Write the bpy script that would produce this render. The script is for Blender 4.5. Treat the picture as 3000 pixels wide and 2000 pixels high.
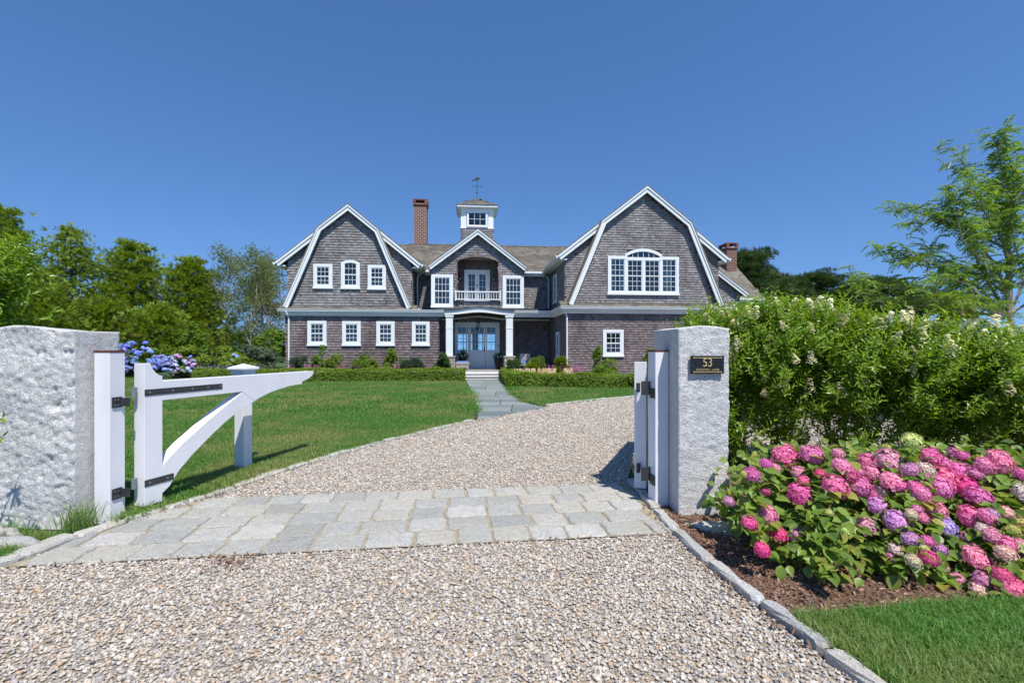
import bpy, bmesh, math, random
import numpy as np
from mathutils import Vector, Matrix, noise, Euler
from mathutils.geometry import tessellate_polygon
random.seed(7); rng = np.random.default_rng(7)
for o in list(bpy.data.objects): bpy.data.objects.remove(o)
SC = bpy.context.scene; COL = SC.collection
R = math.radians

# ------------------------------------------------------------- camera, sky, sun, exposure
cam = bpy.data.cameras.new('camera'); cam.lens = 17.004; cam.sensor_width = 36; cam.shift_y = 0.0087
cam.clip_start = .05; cam.clip_end = 3000
camo = bpy.data.objects.new('camera', cam); COL.objects.link(camo)
camo.location = (0, 0, 1.6); camo.rotation_euler = (R(90), 0, 0); SC.camera = camo
SUN_AZ, SUN_EL = 26.0, 60.0
W = bpy.data.worlds.new('World'); SC.world = W; W.use_nodes = True
wt = W.node_tree; bgn = wt.nodes['Background']
sky = wt.nodes.new('ShaderNodeTexSky'); sky.sky_type = 'NISHITA'; sky.sun_disc = False
sky.sun_elevation = R(SUN_EL); sky.sun_rotation = R(180 - SUN_AZ)
sky.altitude = 0; sky.air_density = 1.0; sky.dust_density = 0.0; sky.ozone_density = 6.0
hs = wt.nodes.new('ShaderNodeHueSaturation'); hs.inputs['Saturation'].default_value = 1.16
_tc = wt.nodes.new('ShaderNodeTexCoord'); _mp = wt.nodes.new('ShaderNodeMapping'); _mp.inputs['Scale'].default_value = (1, 1, .85); _mp.inputs['Location'].default_value = (0, 0, .16)
wt.links.new(_tc.outputs['Generated'], _mp.inputs[0]); wt.links.new(_mp.outputs[0], sky.inputs[0])
_ti = wt.nodes.new('ShaderNodeMix'); _ti.data_type = 'RGBA'; _ti.blend_type = 'MULTIPLY'; _ti.inputs[0].default_value = 1; _ti.inputs[7].default_value = (.93, .86, .86, 1)
wt.links.new(sky.outputs[0], _ti.inputs[6]); wt.links.new(_ti.outputs[2], hs.inputs['Color']); wt.links.new(hs.outputs[0], bgn.inputs[0])
bgn.inputs[1].default_value = 0.135
sl = bpy.data.lights.new('sun', 'SUN'); sl.energy = 3.9; sl.angle = R(.5); sl.color = (1, .95, .86)
so = bpy.data.objects.new('sun', sl); COL.objects.link(so)
_az = R(SUN_AZ); _e = R(SUN_EL)
so.rotation_euler = Vector((math.sin(_az)*math.cos(_e), -math.cos(_az)*math.cos(_e), math.sin(_e))).to_track_quat('Z', 'Y').to_euler()
so.location = (20, -30, 40)
SC.view_settings.view_transform = 'Standard'; SC.view_settings.look = 'None'
SC.view_settings.exposure = 0.55; SC.view_settings.gamma = 1
SC.cycles.max_bounces = 6; SC.cycles.transparent_max_bounces = 8; SC.cycles.use_denoising = True

# ------------------------------------------------------------- helpers
def tag(o, label=None, cat=None, group=None, kind=None):
    if label: o['label'] = label
    if cat: o['category'] = cat
    if group: o['group'] = group
    if kind: o['kind'] = kind
    return o
def empty(name, loc, rz=0, label=None, cat=None, group=None, kind=None):
    o = bpy.data.objects.new(name, None); COL.objects.link(o); o.empty_display_size = .1
    o.location = loc; o.rotation_euler = (0, 0, rz)
    return tag(o, label, cat, group, kind)
def link(name, me, parent=None, loc=(0, 0, 0), kind=None, rot=None, scale=None):
    o = bpy.data.objects.new(name, me); COL.objects.link(o); o.location = loc
    if parent: o.parent = parent
    if rot is not None: o.rotation_euler = rot
    if scale is not None: o.scale = scale
    if kind: o['kind'] = kind
    return o
def nmesh(name, V, T, mats, smooth=False, mi=None):
    """numpy triangles -> mesh"""
    V = np.asarray(V, np.float32); T = np.asarray(T, np.int32); me = bpy.data.meshes.new(name)
    me.vertices.add(len(V)); me.vertices.foreach_set('co', V.ravel())
    n, k = T.shape
    me.loops.add(n*k); me.loops.foreach_set('vertex_index', T.ravel())
    me.polygons.add(n); me.polygons.foreach_set('loop_start', np.arange(0, n*k, k, dtype=np.int32))
    me.polygons.foreach_set('loop_total', np.full(n, k, np.int32))
    if mi is not None: me.polygons.foreach_set('material_index', np.asarray(mi, np.int32))
    me.polygons.foreach_set('use_smooth', np.full(n, smooth))
    me.update(calc_edges=True)
    for m in (mats if isinstance(mats, (list, tuple)) else [mats]): me.materials.append(m)
    return me
class MB:
    def __init__(s): s.v = []; s.f = []
    def add(s, vs, fs):
        b = len(s.v); s.v += [tuple(p) for p in vs]; s.f += [tuple(b+i for i in f) for f in fs]; return s
    def box(s, x0, y0, z0, x1, y1, z1):
        if x0 > x1: x0, x1 = x1, x0
        if y0 > y1: y0, y1 = y1, y0
        if z0 > z1: z0, z1 = z1, z0
        return s.add([(x0,y0,z0),(x1,y0,z0),(x1,y1,z0),(x0,y1,z0),(x0,y0,z1),(x1,y0,z1),(x1,y1,z1),(x0,y1,z1)],
                     [(0,3,2,1),(4,5,6,7),(0,1,5,4),(1,2,6,5),(2,3,7,6),(3,0,4,7)])
    def prism(s, poly, y0, y1):
        """poly in (x, z), extruded along y"""
        n = len(poly); a = sum(poly[i][0]*poly[(i+1) % n][1]-poly[(i+1) % n][0]*poly[i][1] for i in range(n))
        if a < 0: poly = poly[::-1]
        tr = tessellate_polygon([[Vector((p[0], p[1], 0)) for p in poly]])
        b = len(s.v); s.v += [(p[0], y0, p[1]) for p in poly]+[(p[0], y1, p[1]) for p in poly]
        for t in tr:
            A, B, C = (Vector(poly[i]) for i in t)
            if (B-A).cross(C-A) < 0: t = t[::-1]
            s.f.append(tuple(b+i for i in t)); s.f.append(tuple(b+n+i for i in t[::-1]))
        for i in range(n): s.f.append((b+i, b+n+i, b+n+(i+1) % n, b+(i+1) % n))
        return s
    def slab(s, poly, z0, z1):
        """poly in (x, y), extruded along z"""
        m = MB().prism([(p[0], p[1]) for p in poly], -z0, -z1)
        return s.add([(p[0], p[2], -p[1]) for p in m.v], [f[::-1] if False else f for f in m.f])
    def tube(s, pts, rad, n=6, cap=True):
        pts = [Vector(p) for p in pts]; rad = rad if isinstance(rad, (list, tuple)) else [rad]*len(pts); b = len(s.v)
        for i, p in enumerate(pts):
            d = (pts[min(i+1, len(pts)-1)]-pts[max(i-1, 0)]).normalized()
            a = d.orthogonal().normalized() if i == 0 else (pa-d*pa.dot(d)).normalized()
            pa = a; c = d.cross(a)
            for k in range(n): s.v.append(tuple(p+(a*math.cos(2*math.pi*k/n)+c*math.sin(2*math.pi*k/n))*rad[i]))
        for i in range(len(pts)-1):
            for k in range(n): s.f.append((b+i*n+k, b+i*n+(k+1) % n, b+(i+1)*n+(k+1) % n, b+(i+1)*n+k))
        if cap:
            s.f.append(tuple(b+k for k in range(n))[::-1]); s.f.append(tuple(b+(len(pts)-1)*n+k for k in range(n)))
        return s
    def lathe(s, prof, c=(0, 0, 0), n=16):
        b = len(s.v)
        for r, z in prof:
            for k in range(n): s.v.append((c[0]+r*math.cos(2*math.pi*k/n), c[1]+r*math.sin(2*math.pi*k/n), c[2]+z))
        for i in range(len(prof)-1):
            for k in range(n): s.f.append((b+i*n+k, b+i*n+(k+1) % n, b+(i+1)*n+(k+1) % n, b+(i+1)*n+k))
        s.f.append(tuple(b+k for k in range(n))[::-1]); s.f.append(tuple(b+(len(prof)-1)*n+k for k in range(n)))
        return s
    def sweep(s, prof, path):
        """closed profile (out, z) swept along a polyline (x, y); out = right-hand side of the direction"""
        n = len(prof); b = len(s.v); P = [Vector(p) for p in path]
        for i, p in enumerate(P):
            d0 = (P[i]-P[i-1]).normalized() if i else (P[1]-P[0]).normalized()
            d1 = (P[i+1]-P[i]).normalized() if i < len(P)-1 else d0
            r0 = Vector((d0.y, -d0.x)); r1 = Vector((d1.y, -d1.x)); m = (r0+r1).normalized(); k = 1/max(.2, m.dot(r0))
            for o, z in prof: q = p+m*o*k; s.v.append((q.x, q.y, z))
        for i in range(len(P)-1):
            for j in range(n): s.f.append((b+i*n+j, b+i*n+(j+1) % n, b+(i+1)*n+(j+1) % n, b+(i+1)*n+j))
        s.f.append(tuple(b+j for j in range(n))); s.f.append(tuple(b+(len(P)-1)*n+j for j in range(n))[::-1])
        return s
    def mesh(s, name, mat, bevel=0, smooth=False, recalc=True):
        me = bpy.data.meshes.new(name); me.from_pydata(s.v, [], s.f)
        for m in (mat if isinstance(mat, (list, tuple)) else [mat]): me.materials.append(m)
        if recalc or bevel:
            bm = bmesh.new(); bm.from_mesh(me); bmesh.ops.recalc_face_normals(bm, faces=bm.faces)
            if bevel:
                es = [e for e in bm.edges if len(e.link_faces) == 2 and e.calc_face_angle(0) > .5]
                bmesh.ops.bevel(bm, geom=es, offset=bevel, segments=2, affect='EDGES', profile=.5)
            bm.to_mesh(me); bm.free()
        if smooth: me.polygons.foreach_set('use_smooth', [True]*len(me.polygons))
        me.update(); return me
    def build(s, name, mat, parent=None, bevel=0, smooth=False, loc=(0, 0, 0), kind=None, rot=None):
        return link(name, s.mesh(name, mat, bevel, smooth), parent, loc, kind, rot)

# ------------------------------------------------------------- materials
MATS = {}
class NT:
    def __init__(s, name):
        s.m = bpy.data.materials.new(name); s.m.use_nodes = True; s.t = s.m.node_tree; s.p = s.t.nodes['Principled BSDF']; MATS[name] = s.m
    def n(s, typ, **kw):
        nd = s.t.nodes.new('ShaderNode'+typ)
        for k, v in kw.items():
            if k in nd.inputs.keys(): nd.inputs[k].default_value = v
            else: setattr(nd, k, v)
        return nd
    def l(s, a, b): s.t.links.new(a, b)
    def ramp(s, fac, cols, interp='LINEAR'):
        r = s.n('ValToRGB'); r.color_ramp.interpolation = interp; e = r.color_ramp.elements
        while len(e) < len(cols): e.new(.5)
        for i, (p, c) in enumerate(cols): e[i].position = p; e[i].color = (*c, 1)
        s.l(fac, r.inputs[0]); return r.outputs[0]
    def rnd(s):
        """a random number per loose piece and per object"""
        g = s.n('NewGeometry'); o = s.n('ObjectInfo'); a = s.n('Math', operation='ADD'); f = s.n('Math', operation='FRACT')
        s.l(g.outputs['Random Per Island'], a.inputs[0]); s.l(o.outputs['Random'], a.inputs[1]); s.l(a.outputs[0], f.inputs[0]); return f.outputs[0]
    def noise(s, scale, detail=3, co='Object', rough=.5, stretch=None, dist=0):
        tc = s.n('TexCoord'); nz = s.n('TexNoise'); nz.inputs['Scale'].default_value = scale; nz.inputs['Detail'].default_value = detail
        nz.inputs['Roughness'].default_value = rough; nz.inputs['Distortion'].default_value = dist
        if stretch:
            mp = s.n('Mapping'); mp.inputs['Scale'].default_value = stretch; s.l(tc.outputs[co], mp.inputs[0]); s.l(mp.outputs[0], nz.inputs[0])
        else: s.l(tc.outputs[co], nz.inputs[0])
        return nz.outputs['Fac']
    def mix(s, f, a, b, bt='MIX'):
        m = s.n('Mix', data_type='RGBA', blend_type=bt)
        for i, x in ((0, f), (6, a), (7, b)):
            if hasattr(x, 'is_output'): s.l(x, m.inputs[i])
            else: m.inputs[i].default_value = x if i == 0 else (*x, 1)
        return m.outputs[2]
    def bump(s, h, strength=.5, dist=.01):
        b = s.n('Bump'); b.inputs['Strength'].default_value = strength; b.inputs['Distance'].default_value = dist
        s.l(h, b.inputs['Height']); s.l(b.outputs[0], s.p.inputs['Normal']); return b
    def col(s, c):
        if hasattr(c, 'is_output'): s.l(c, s.p.inputs['Base Color'])
        else: s.p.inputs['Base Color'].default_value = (*c, 1)
    def set(s, rough=.6, spec=.4, metal=0):
        s.p.inputs['Roughness'].default_value = rough; s.p.inputs['Specular IOR Level'].default_value = spec; s.p.inputs['Metallic'].default_value = metal
def plain(name, c, rough=.6, spec=.4, metal=0, nscale=8, var=.12, bump=0):
    t = NT(name); f = t.noise(nscale, 4)
    t.col(t.ramp(f, [(.3, tuple(x*(1-var) for x in c)), (.7, tuple(min(1, x*(1+var)) for x in c))])); t.set(rough, spec, metal)
    if bump: t.bump(t.noise(nscale*6, 4), .4, bump)
    return t.m
def leafmat(name, cols, trans=.3, rough=.5, spec=.35):
    t = NT(name); n = len(cols)
    c = t.ramp(t.rnd(), [(i/(n-1), k) for i, k in enumerate(cols)])
    f = t.noise(1.3, 2, 'Object'); c = t.mix(t.ramp(f, [(.35, (0,0,0)), (.65, (1,1,1))]), c, tuple(min(1, x*1.25) for x in cols[len(cols)//2]))
    # keep the random tone, lightly pulled by the clump noise
    c2 = t.mix(.35, t.ramp(t.rnd(), [(i/(n-1), k) for i, k in enumerate(cols)]), c)
    t.col(c2); t.set(rough, spec)
    tr = t.n('BsdfTranslucent'); mx = t.n('MixShader'); mx.inputs[0].default_value = trans
    hv = t.n('HueSaturation'); hv.inputs['Value'].default_value = 1.7; hv.inputs['Saturation'].default_value = 1.1; hv.inputs['Hue'].default_value = .485
    t.l(c2, hv.inputs['Color']); t.l(hv.outputs[0], tr.inputs[0])
    out = t.t.nodes['Material Output']; t.l(t.p.outputs[0], mx.inputs[1]); t.l(tr.outputs[0], mx.inputs[2]); t.l(mx.outputs[0], out.inputs[0])
    return t.m

# weathered cedar wall shingle
def shinglemat(name, cols, streak):
    t = NT(name); c = t.ramp(t.rnd(), [(i/(len(cols)-1), k) for i, k in enumerate(cols)])
    st = t.noise(14, 4, stretch=(3.5, 3.5, .45)); c = t.mix(t.ramp(st, [(.42, (0,0,0)), (.72, (1,1,1))]), c, streak)
    big = t.noise(.8, 5, rough=.65, stretch=(1, 1, .45)); c = t.mix(t.ramp(big, [(.42, (0,0,0)), (.68, (.6,.6,.6))]), c, tuple(x*.7 for x in cols[0]))
    t.col(c); t.set(.85, .2); t.bump(t.noise(30, 3, stretch=(4, 4, .3)), .5, .004); return t.m
M_SH = shinglemat('cedar_shingle', [(.09,.078,.078), (.24,.22,.22), (.15,.134,.135), (.33,.308,.31)], (.44,.42,.425))
M_SHB = shinglemat('shaded_brown_shingle', [(.08,.057,.054), (.2,.158,.155), (.13,.1,.097), (.265,.22,.218)], (.34,.3,.3))  # darker brown copy of the shingle; ground-floor and porch shade put into colour
M_ROOF = shinglemat('asphalt_roof', [(.1,.09,.075), (.23,.21,.175), (.16,.145,.12), (.3,.275,.235)], (.26,.24,.2))
M_WALL = plain('wall_sheathing', (.07,.055,.052), .9)
M_WHITE = plain('white_trim', (.78,.8,.8), .45, .4, nscale=2, var=.03)
def gatemat():
    t = NT('white_gate_paint'); c = t.ramp(t.noise(5, 4, stretch=(1, 1, .25)), [(.3, (.7,.71,.735)), (.7, (.77,.78,.8))]); d = t.noise(38, 5, rough=.75)
    c = t.mix(t.ramp(d, [(.62, (0,0,0)), (.72, (.5,.5,.5))]), c, (.52,.5,.46)); t.col(c); t.set(.45, .4); t.bump(t.noise(60, 3, stretch=(1, 1, .08)), .25, .002); return t.m
M_GATE = gatemat()
M_IRON = plain('black_iron', (.035,.036,.04), .5, .5, nscale=20, var=.3, bump=.001)
M_GALV = plain('galvanised_steel', (.2,.24,.26), .5, .5, .3)
M_REDCAP = plain('dark_red_cap', (.13,.035,.025), .6)
def brickmat():
    t = NT('red_brick'); c = t.ramp(t.rnd(), [(0, (.17,.06,.045)), (.4, (.25,.09,.065)), (.75, (.12,.055,.05)), (1, (.3,.15,.11))])
    t.col(t.mix(t.noise(40, 3), c, (.2,.08,.06))); t.set(.9, .2); t.bump(t.noise(60, 3), .4, .004); return t.m
M_BRICK = brickmat(); M_MORTAR = plain('mortar', (.5,.46,.4), .95, .2, nscale=30)
def glassmat():
    t = NT('window_glass'); g = t.n('BsdfGlossy'); g.inputs['Roughness'].default_value = .02
    tp = t.n('BsdfTransparent'); tp.inputs[0].default_value = (.82,.9,.9,1)
    fr = t.n('Fresnel'); fr.inputs[0].default_value = 1.6; mx = t.n('MixShader')
    nz = t.noise(.9, 2); b = t.n('Bump'); b.inputs['Strength'].default_value = .12; b.inputs['Distance'].default_value = .02; t.l(nz, b.inputs['Height']); t.l(b.outputs[0], g.inputs['Normal'])
    t.l(fr.outputs[0], mx.inputs[0]); t.l(tp.outputs[0], mx.inputs[1]); t.l(g.outputs[0], mx.inputs[2])
    t.l(mx.outputs[0], t.t.nodes['Material Output'].inputs[0]); return t.m
M_GLASS = glassmat()
M_DARK = plain('unlit_interior', (.02,.022,.025), .8, .2)  # near-black colour stands for the darkness of unlit rooms and hall
M_BLIND = plain('window_blind', (.22,.28,.25), .6)
M_CURT = plain('pale_curtain', (.4,.5,.47), .8)
def granitemat(name, base, speck, bd=.012, scale=1.0, warm=None, vary=True, tones=None):
    t = NT(name); s1 = t.noise(170*scale, 3, rough=.7); s2 = t.noise(26*scale, 5, rough=.7); s3 = t.noise(3, 3)
    c = t.ramp(s1, [(.36, speck), (.5, base), (.68, tuple(min(1, x*1.38) for x in base))])
    c = t.mix(t.ramp(s2, [(.3, (.55,.55,.55)), (.55, (0,0,0))]), c, tuple(x*.55 for x in base))
    if not vary: c = t.mix(t.ramp(t.noise(1.6, 5, rough=.65, stretch=(1, 1, .6)), [(.45, (0,0,0)), (.72, (.55,.55,.55))]), c, tuple(x*.6 for x in base))
    if warm: c = t.mix(t.ramp(s3, [(.45, (0,0,0)), (.7, (.5,.5,.5))]), c, warm)
    rr = t.rnd(); c = c if not vary else t.mix(1.0, c, t.ramp(rr, tones or [(0, (.8,.81,.82)), (.35, (.93,.92,.89)), (.6, (1,.97,.9)), (.8, (1,1,1)), (1, (1.0,1.0,1.0))]), 'MULTIPLY')
    t.col(c); t.set(.85, .3)
    a = t.n('Math', operation='ADD'); m = t.n('Math', operation='MULTIPLY'); m.inputs[1].default_value = .45
    t.l(s1, m.inputs[0]); t.l(s2, a.inputs[0]); t.l(m.outputs[0], a.inputs[1]); t.bump(a.outputs[0], .9, bd); return t.m
M_GRAN = granitemat('rough_granite', (.66,.655,.645), (.38,.38,.38), .026, .5, None, False)
M_GRAN2 = granitemat('sawn_granite', (.62,.615,.6), (.27,.27,.27), .014, .9, None, False)
M_KERB = granitemat('kerb_granite', (.54,.535,.51), (.2,.2,.2), .012, 1, (.4,.33,.24))
M_PAVE = granitemat('apron_granite', (.48,.47,.435), (.17,.18,.185), .014, .75, (.42,.38,.3), True, [(0, (.76,.78,.79)), (.3, (.9,.91,.9)), (.6, (1.03,1,.93)), (.85, (1,1,1)), (1, (1.18,1.18,1.17))])
M_JOINT = plain('sand_joint', (.33,.28,.2), .95, .1, nscale=12, var=.25, bump=.003)
M_BLUE = granitemat('bluestone', (.22,.255,.25), (.17,.195,.2), .003, .6, None, True, [(0, (.62,.66,.68)), (.3, (.85,.87,.86)), (.6, (1,.98,.93)), (1, (1.12,1.12,1.12))])
M_SOIL = plain('dark_soil', (.06,.045,.03), .95, .1, nscale=12, var=.4, bump=.01)
def mulchmat():
    t = NT('bark_mulch'); c = t.ramp(t.noise(130, 4, rough=.75, stretch=(1, .55, 1)), [(.3, (.08,.04,.025)), (.5, (.23,.13,.085)), (.7, (.42,.27,.19))])
    t.col(c); t.set(.95, .1); t.bump(t.noise(90, 4, rough=.8), 1, .02); return t.m
M_MULCH = mulchmat()
def chipmat():
    t = NT('mulch_chip'); t.col(t.ramp(t.rnd(), [(0, (.1,.06,.04)), (.6, (.25,.155,.11)), (1, (.4,.28,.21))])); t.set(.9, .1); return t.m
M_CHIP = chipmat()
def gravelmat():
    t = NT('gravel_bed'); tc = t.n('TexCoord'); v = t.n('TexVoronoi'); v.inputs['Scale'].default_value = 62; t.l(tc.outputs['Object'], v.inputs[0])
    sp = t.n('SeparateColor'); t.l(v.outputs['Color'], sp.inputs[0])
    c = t.ramp(sp.outputs[0], [(0, (.33,.27,.2)), (.3, (.45,.38,.3)), (.5, (.22,.21,.2)), (.7, (.5,.45,.38)), (.85, (.38,.25,.15)), (1, (.6,.57,.52))])
    t.col(t.mix(t.ramp(v.outputs['Distance'], [(.3, (0,0,0)), (.75, (.8,.8,.8))]), c, (.13,.11,.085))); t.set(.9, .2); t.bump(v.outputs['Distance'], -.8, .01); return t.m
M_TAN1 = plain('tan_fieldstone', (.4,.32,.22), .9, .2, nscale=9, var=.3, bump=.004); M_TAN2 = plain('grey_fieldstone', (.34,.31,.27), .9, .2, nscale=9, var=.3, bump=.004); M_TAN3 = plain('pale_fieldstone', (.5,.45,.36), .9, .2, nscale=9, var=.3, bump=.004)
M_GRAVEL = gravelmat()
def pebblemat():
    t = NT('pebble'); o = t.n('ObjectInfo')
    c = t.ramp(o.outputs['Random'], [(0, (.58,.52,.44)), (.12, (.5,.42,.32)), (.24, (.66,.61,.54)), (.34, (.25,.25,.255)), (.42, (.54,.49,.41)), (.52, (.47,.31,.18)), (.58, (.56,.49,.4)), (.7, (.36,.345,.325)), (.78, (.45,.38,.35)), (.85, (.14,.145,.16)), (.91, (.55,.47,.37)), (1, (.72,.69,.64))])
    t.col(t.mix(t.ramp(t.noise(90, 3), [(.4, (0,0,0)), (.8, (.4,.4,.4))]), c, (.3,.26,.22))); t.set(.75, .35); return t.m
M_PEB = pebblemat()
def grassmat(name, cols, dry, trans=.35):
    t = NT(name); o = t.n('ObjectInfo'); g = t.n('NewGeometry')
    a = t.n('Math', operation='ADD'); f = t.n('Math', operation='FRACT'); t.l(o.outputs['Random'], a.inputs[0]); t.l(g.outputs['Random Per Island'], a.inputs[1]); t.l(a.outputs[0], f.inputs[0])
    c = t.ramp(f.outputs[0], [(i/(len(cols)-1), k) for i, k in enumerate(cols)])
    nz = t.n('TexNoise'); nz.inputs['Scale'].default_value = .42; nz.inputs['Detail'].default_value = 6; nz.inputs['Roughness'].default_value = .65; t.l(g.outputs['Position'], nz.inputs[0])
    c = t.mix(t.ramp(nz.outputs['Fac'], [(.46, (0,0,0)), (.63, (.8,.8,.8))]), c, dry)
    t.col(c); t.set(.5, .3)
    tr = t.n('BsdfTranslucent'); mx = t.n('MixShader'); mx.inputs[0].default_value = trans
    t.l(t.mix(1.0, c, (1.6,1.7,1.1), 'MULTIPLY'), tr.inputs[0]); out = t.t.nodes['Material Output']
    t.l(t.p.outputs[0], mx.inputs[1]); t.l(tr.outputs[0], mx.inputs[2]); t.l(mx.outputs[0], out.inputs[0]); return t.m
M_GRASS = grassmat('lawn_grass', [(.085,.19,.03), (.14,.285,.045), (.1,.225,.036), (.2,.36,.11)], (.34,.32,.13))
M_GBASE = plain('lawn_soil', (.075,.12,.03), .95, .1, nscale=3, var=.3, bump=.01)
L_PRIV = leafmat('privet_leaf', [(.08,.15,.012), (.16,.275,.02), (.25,.38,.04), (.12,.21,.016)], .42, .32, .5)
L_HYD = leafmat('hydrangea_leaf', [(.06,.12,.02), (.12,.21,.03), (.2,.3,.045), (.09,.16,.025), (.36,.32,.06)], .3, .42, .4)
L_CEDAR = leafmat('cedar_spray', [(.045,.09,.02), (.16,.24,.03), (.27,.36,.04), (.1,.17,.025)], .3, .6, .2)
L_VINE = leafmat('yellow_green_leaf', [(.09,.16,.015), (.17,.26,.024), (.26,.33,.045)], .3)  # yellow-green leaf tones, random from piece to piece
L_DARKG = leafmat('deep_green_leaf', [(.03,.075,.018), (.06,.125,.025), (.045,.1,.02)], .25)
L_BRIGHT = leafmat('bright_leaf', [(.09,.18,.02), (.17,.28,.03), (.12,.22,.025)], .35)
L_OLIVE = leafmat('olive_leaf', [(.08,.1,.03), (.14,.16,.045), (.18,.13,.06)], .25)
L_GREY = leafmat('grey_green_leaf', [(.08,.13,.07), (.13,.19,.11), (.1,.15,.085)], .25)
L_BOX = leafmat('boxwood_leaf', [(.045,.095,.01), (.13,.22,.015), (.23,.33,.03), (.085,.16,.01)], .28, .4, .4)
L_PINE = leafmat('pine_needles', [(.035,.075,.025), (.085,.14,.035), (.055,.1,.028)], .2, .6)
L_LOC = leafmat('locust_leaf', [(.075,.155,.028), (.15,.26,.04), (.26,.39,.07)], .45, .4, .4)
L_BIRCH = leafmat('birch_leaf', [(.13,.19,.05), (.21,.26,.08), (.18,.17,.07)], .4)
M_BARK = plain('grey_brown_bark', (.13,.1,.075), .9, .2, nscale=20, var=.35, bump=.01)
M_BARKL = plain('pale_bark', (.32,.29,.24), .85, .2, nscale=12, var=.35, bump=.01)
M_BIRCH = plain('birch_bark', (.46,.4,.33), .8, .2, nscale=10, var=.35, bump=.01)
def flowermat(name, mul=None):
    t = NT(name); o = t.n('ObjectInfo'); g = t.n('NewGeometry')
    v = t.ramp(g.outputs['Random Per Island'], [(0, (.78,.6,.75)), (.5, (1,1,1)), (1, (1.25,1.9,1.4))])
    c = t.mix(1.0, o.outputs['Color'], v, 'MULTIPLY'); t.col(c); t.set(.6, .25)
    tr = t.n('BsdfTranslucent'); mx = t.n('MixShader'); mx.inputs[0].default_value = .3; t.l(c, tr.inputs[0]); out = t.t.nodes['Material Output']
    t.l(t.p.outputs[0], mx.inputs[1]); t.l(tr.outputs[0], mx.inputs[2]); t.l(mx.outputs[0], out.inputs[0]); return t.m
M_FLOWER = flowermat('flower')
M_CREAM = leafmat('cream_blossom', [(.82,.76,.5), (.9,.87,.68), (.74,.68,.4)], .25)
# ------------------------------------------------------------- the house (its own frame: u along the front, v to the back, turned 5 degrees)
TH = R(5); HC, HS = math.cos(TH), math.sin(TH)
def WX(u, v): return (HC*u-HS*v, HS*u+HC*v)
def clip_ok(poly, x, y):
    c = False; n = len(poly); j = n-1
    for i in range(n):
        xi, yi = poly[i]; xj, yj = poly[j]
        if (yi > y) != (yj > y) and x < (xj-xi)*(y-yi)/(yj-yi)+xi: c = not c
        j = i
    return c
def shingles(poly, holes, O, A, B, expo=.14, w=(.09, .22), th=.034, skip=None, jit=.008):
    """overlapping wedges over a polygon given in (a, b); returns list of 6-vertex wedges (as vertices) ordered"""
    O, A, B = Vector(O), Vector(A), Vector(B); N = A.cross(B).normalized()
    xs = [p[0] for p in poly]; ys = [p[1] for p in poly]; out = []; y = min(ys); r = 0
    while y < max(ys):
        x = min(xs)-random.random()*.15
        while x < max(xs):
            ww = random.uniform(*w); cx, cy = x+ww/2, y+expo*.5
            if clip_ok(poly, cx, cy) and not any(h[0] < cx < h[2] and h[1] < cy < h[3] for h in holes):
                xa = max(x, min(xs)) + .003; xb = min(x+ww, max(xs))-.003
                y0 = y-random.random()*jit; y1 = min(y+expo+.012, max(ys)); t = th*random.uniform(.8, 1.3)
                P = lambda a, b, n: tuple(O+A*a+B*b+N*n)
                out.append([P(xa, y0, t), P(xb, y0, t), P(xb, y1, .003), P(xa, y1, .003), P(xa, y0, 0), P(xb, y0, 0)])
            x += ww
        y += expo; r += 1
    return out
WF = [(0, 1, 2, 3), (4, 5, 1, 0), (4, 0, 3), (5, 2, 1)]
def wedge_mesh(name, ws, mat, parent, kind='stuff'):
    m = MB()
    for q in ws: m.add(q, WF)
    return link(name, m.mesh(name, mat, recalc=False), parent, kind=kind)

U0, V0 = 1.5, 29.0
bx_, by_ = WX(U0, V0)
house = empty('shingled_house', (bx_, by_, 0), TH, 'large grey cedar shingled house with two gambrel gables and white trim behind the lawn', 'house')
hoff = Vector((-U0, -V0, 0))
def hp(mb, name, mat, bevel=0, kind=None, parent=None):
    if parent is not None: return mb.build(name, mat, parent, bevel, kind=kind)
    return mb.build(name, mat, house, bevel, loc=hoff, kind=kind)
X1, Y1, Z1 = (1,0,0), (0,1,0), (0,0,1)
LU0, LU1, LG = -10.28, -1.78, -6.83         # left wing: first floor ends, gable axis
RU0, RU1, RG = 5.06, 13.68, 9.38
VL, VR, VP = 28.1, 25.1, 30.3
FL = .45
n_single = [0]
def wall(name, poly, holes, O, A, expo, mat=None, singles=0, thick=None, label=None):
    """a wall panel behind, with cedar shingles laid over it"""
    mat = mat or M_SH; O = Vector(O); A = Vector(A); N = A.cross(Vector(Z1)).normalized()
    pm = MB(); n = len(poly)
    tr = tessellate_polygon([[Vector((p[0], p[1], 0)) for p in poly]])
    vs = [tuple(O+A*p[0]+Vector(Z1)*p[1]) for p in poly]+[tuple(O+A*p[0]+Vector(Z1)*p[1]-N*.15) for p in poly]
    pm.add(vs, [t for t in tr]+[(i, (i+1) % n, n+(i+1) % n, n+i) for i in range(n)])
    w = hp(pm, name, M_WALL)
    if label: w['label'] = label
    ws = shingles(poly, holes, O, A, Z1, expo)
    if singles:
        # nearest course pieces as parts of their own
        for q in ws[:singles]:
            c = Vector(q[0]); m = MB().add([tuple(Vector(p)-c) for p in q], WF)
            link('shingle', m.mesh('shingle', mat, recalc=False), w, loc=c)
        ws = ws[singles:]
    wedge_mesh('shingles', ws, mat, w)
    return w
def casing_profile(w, d): return
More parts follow.
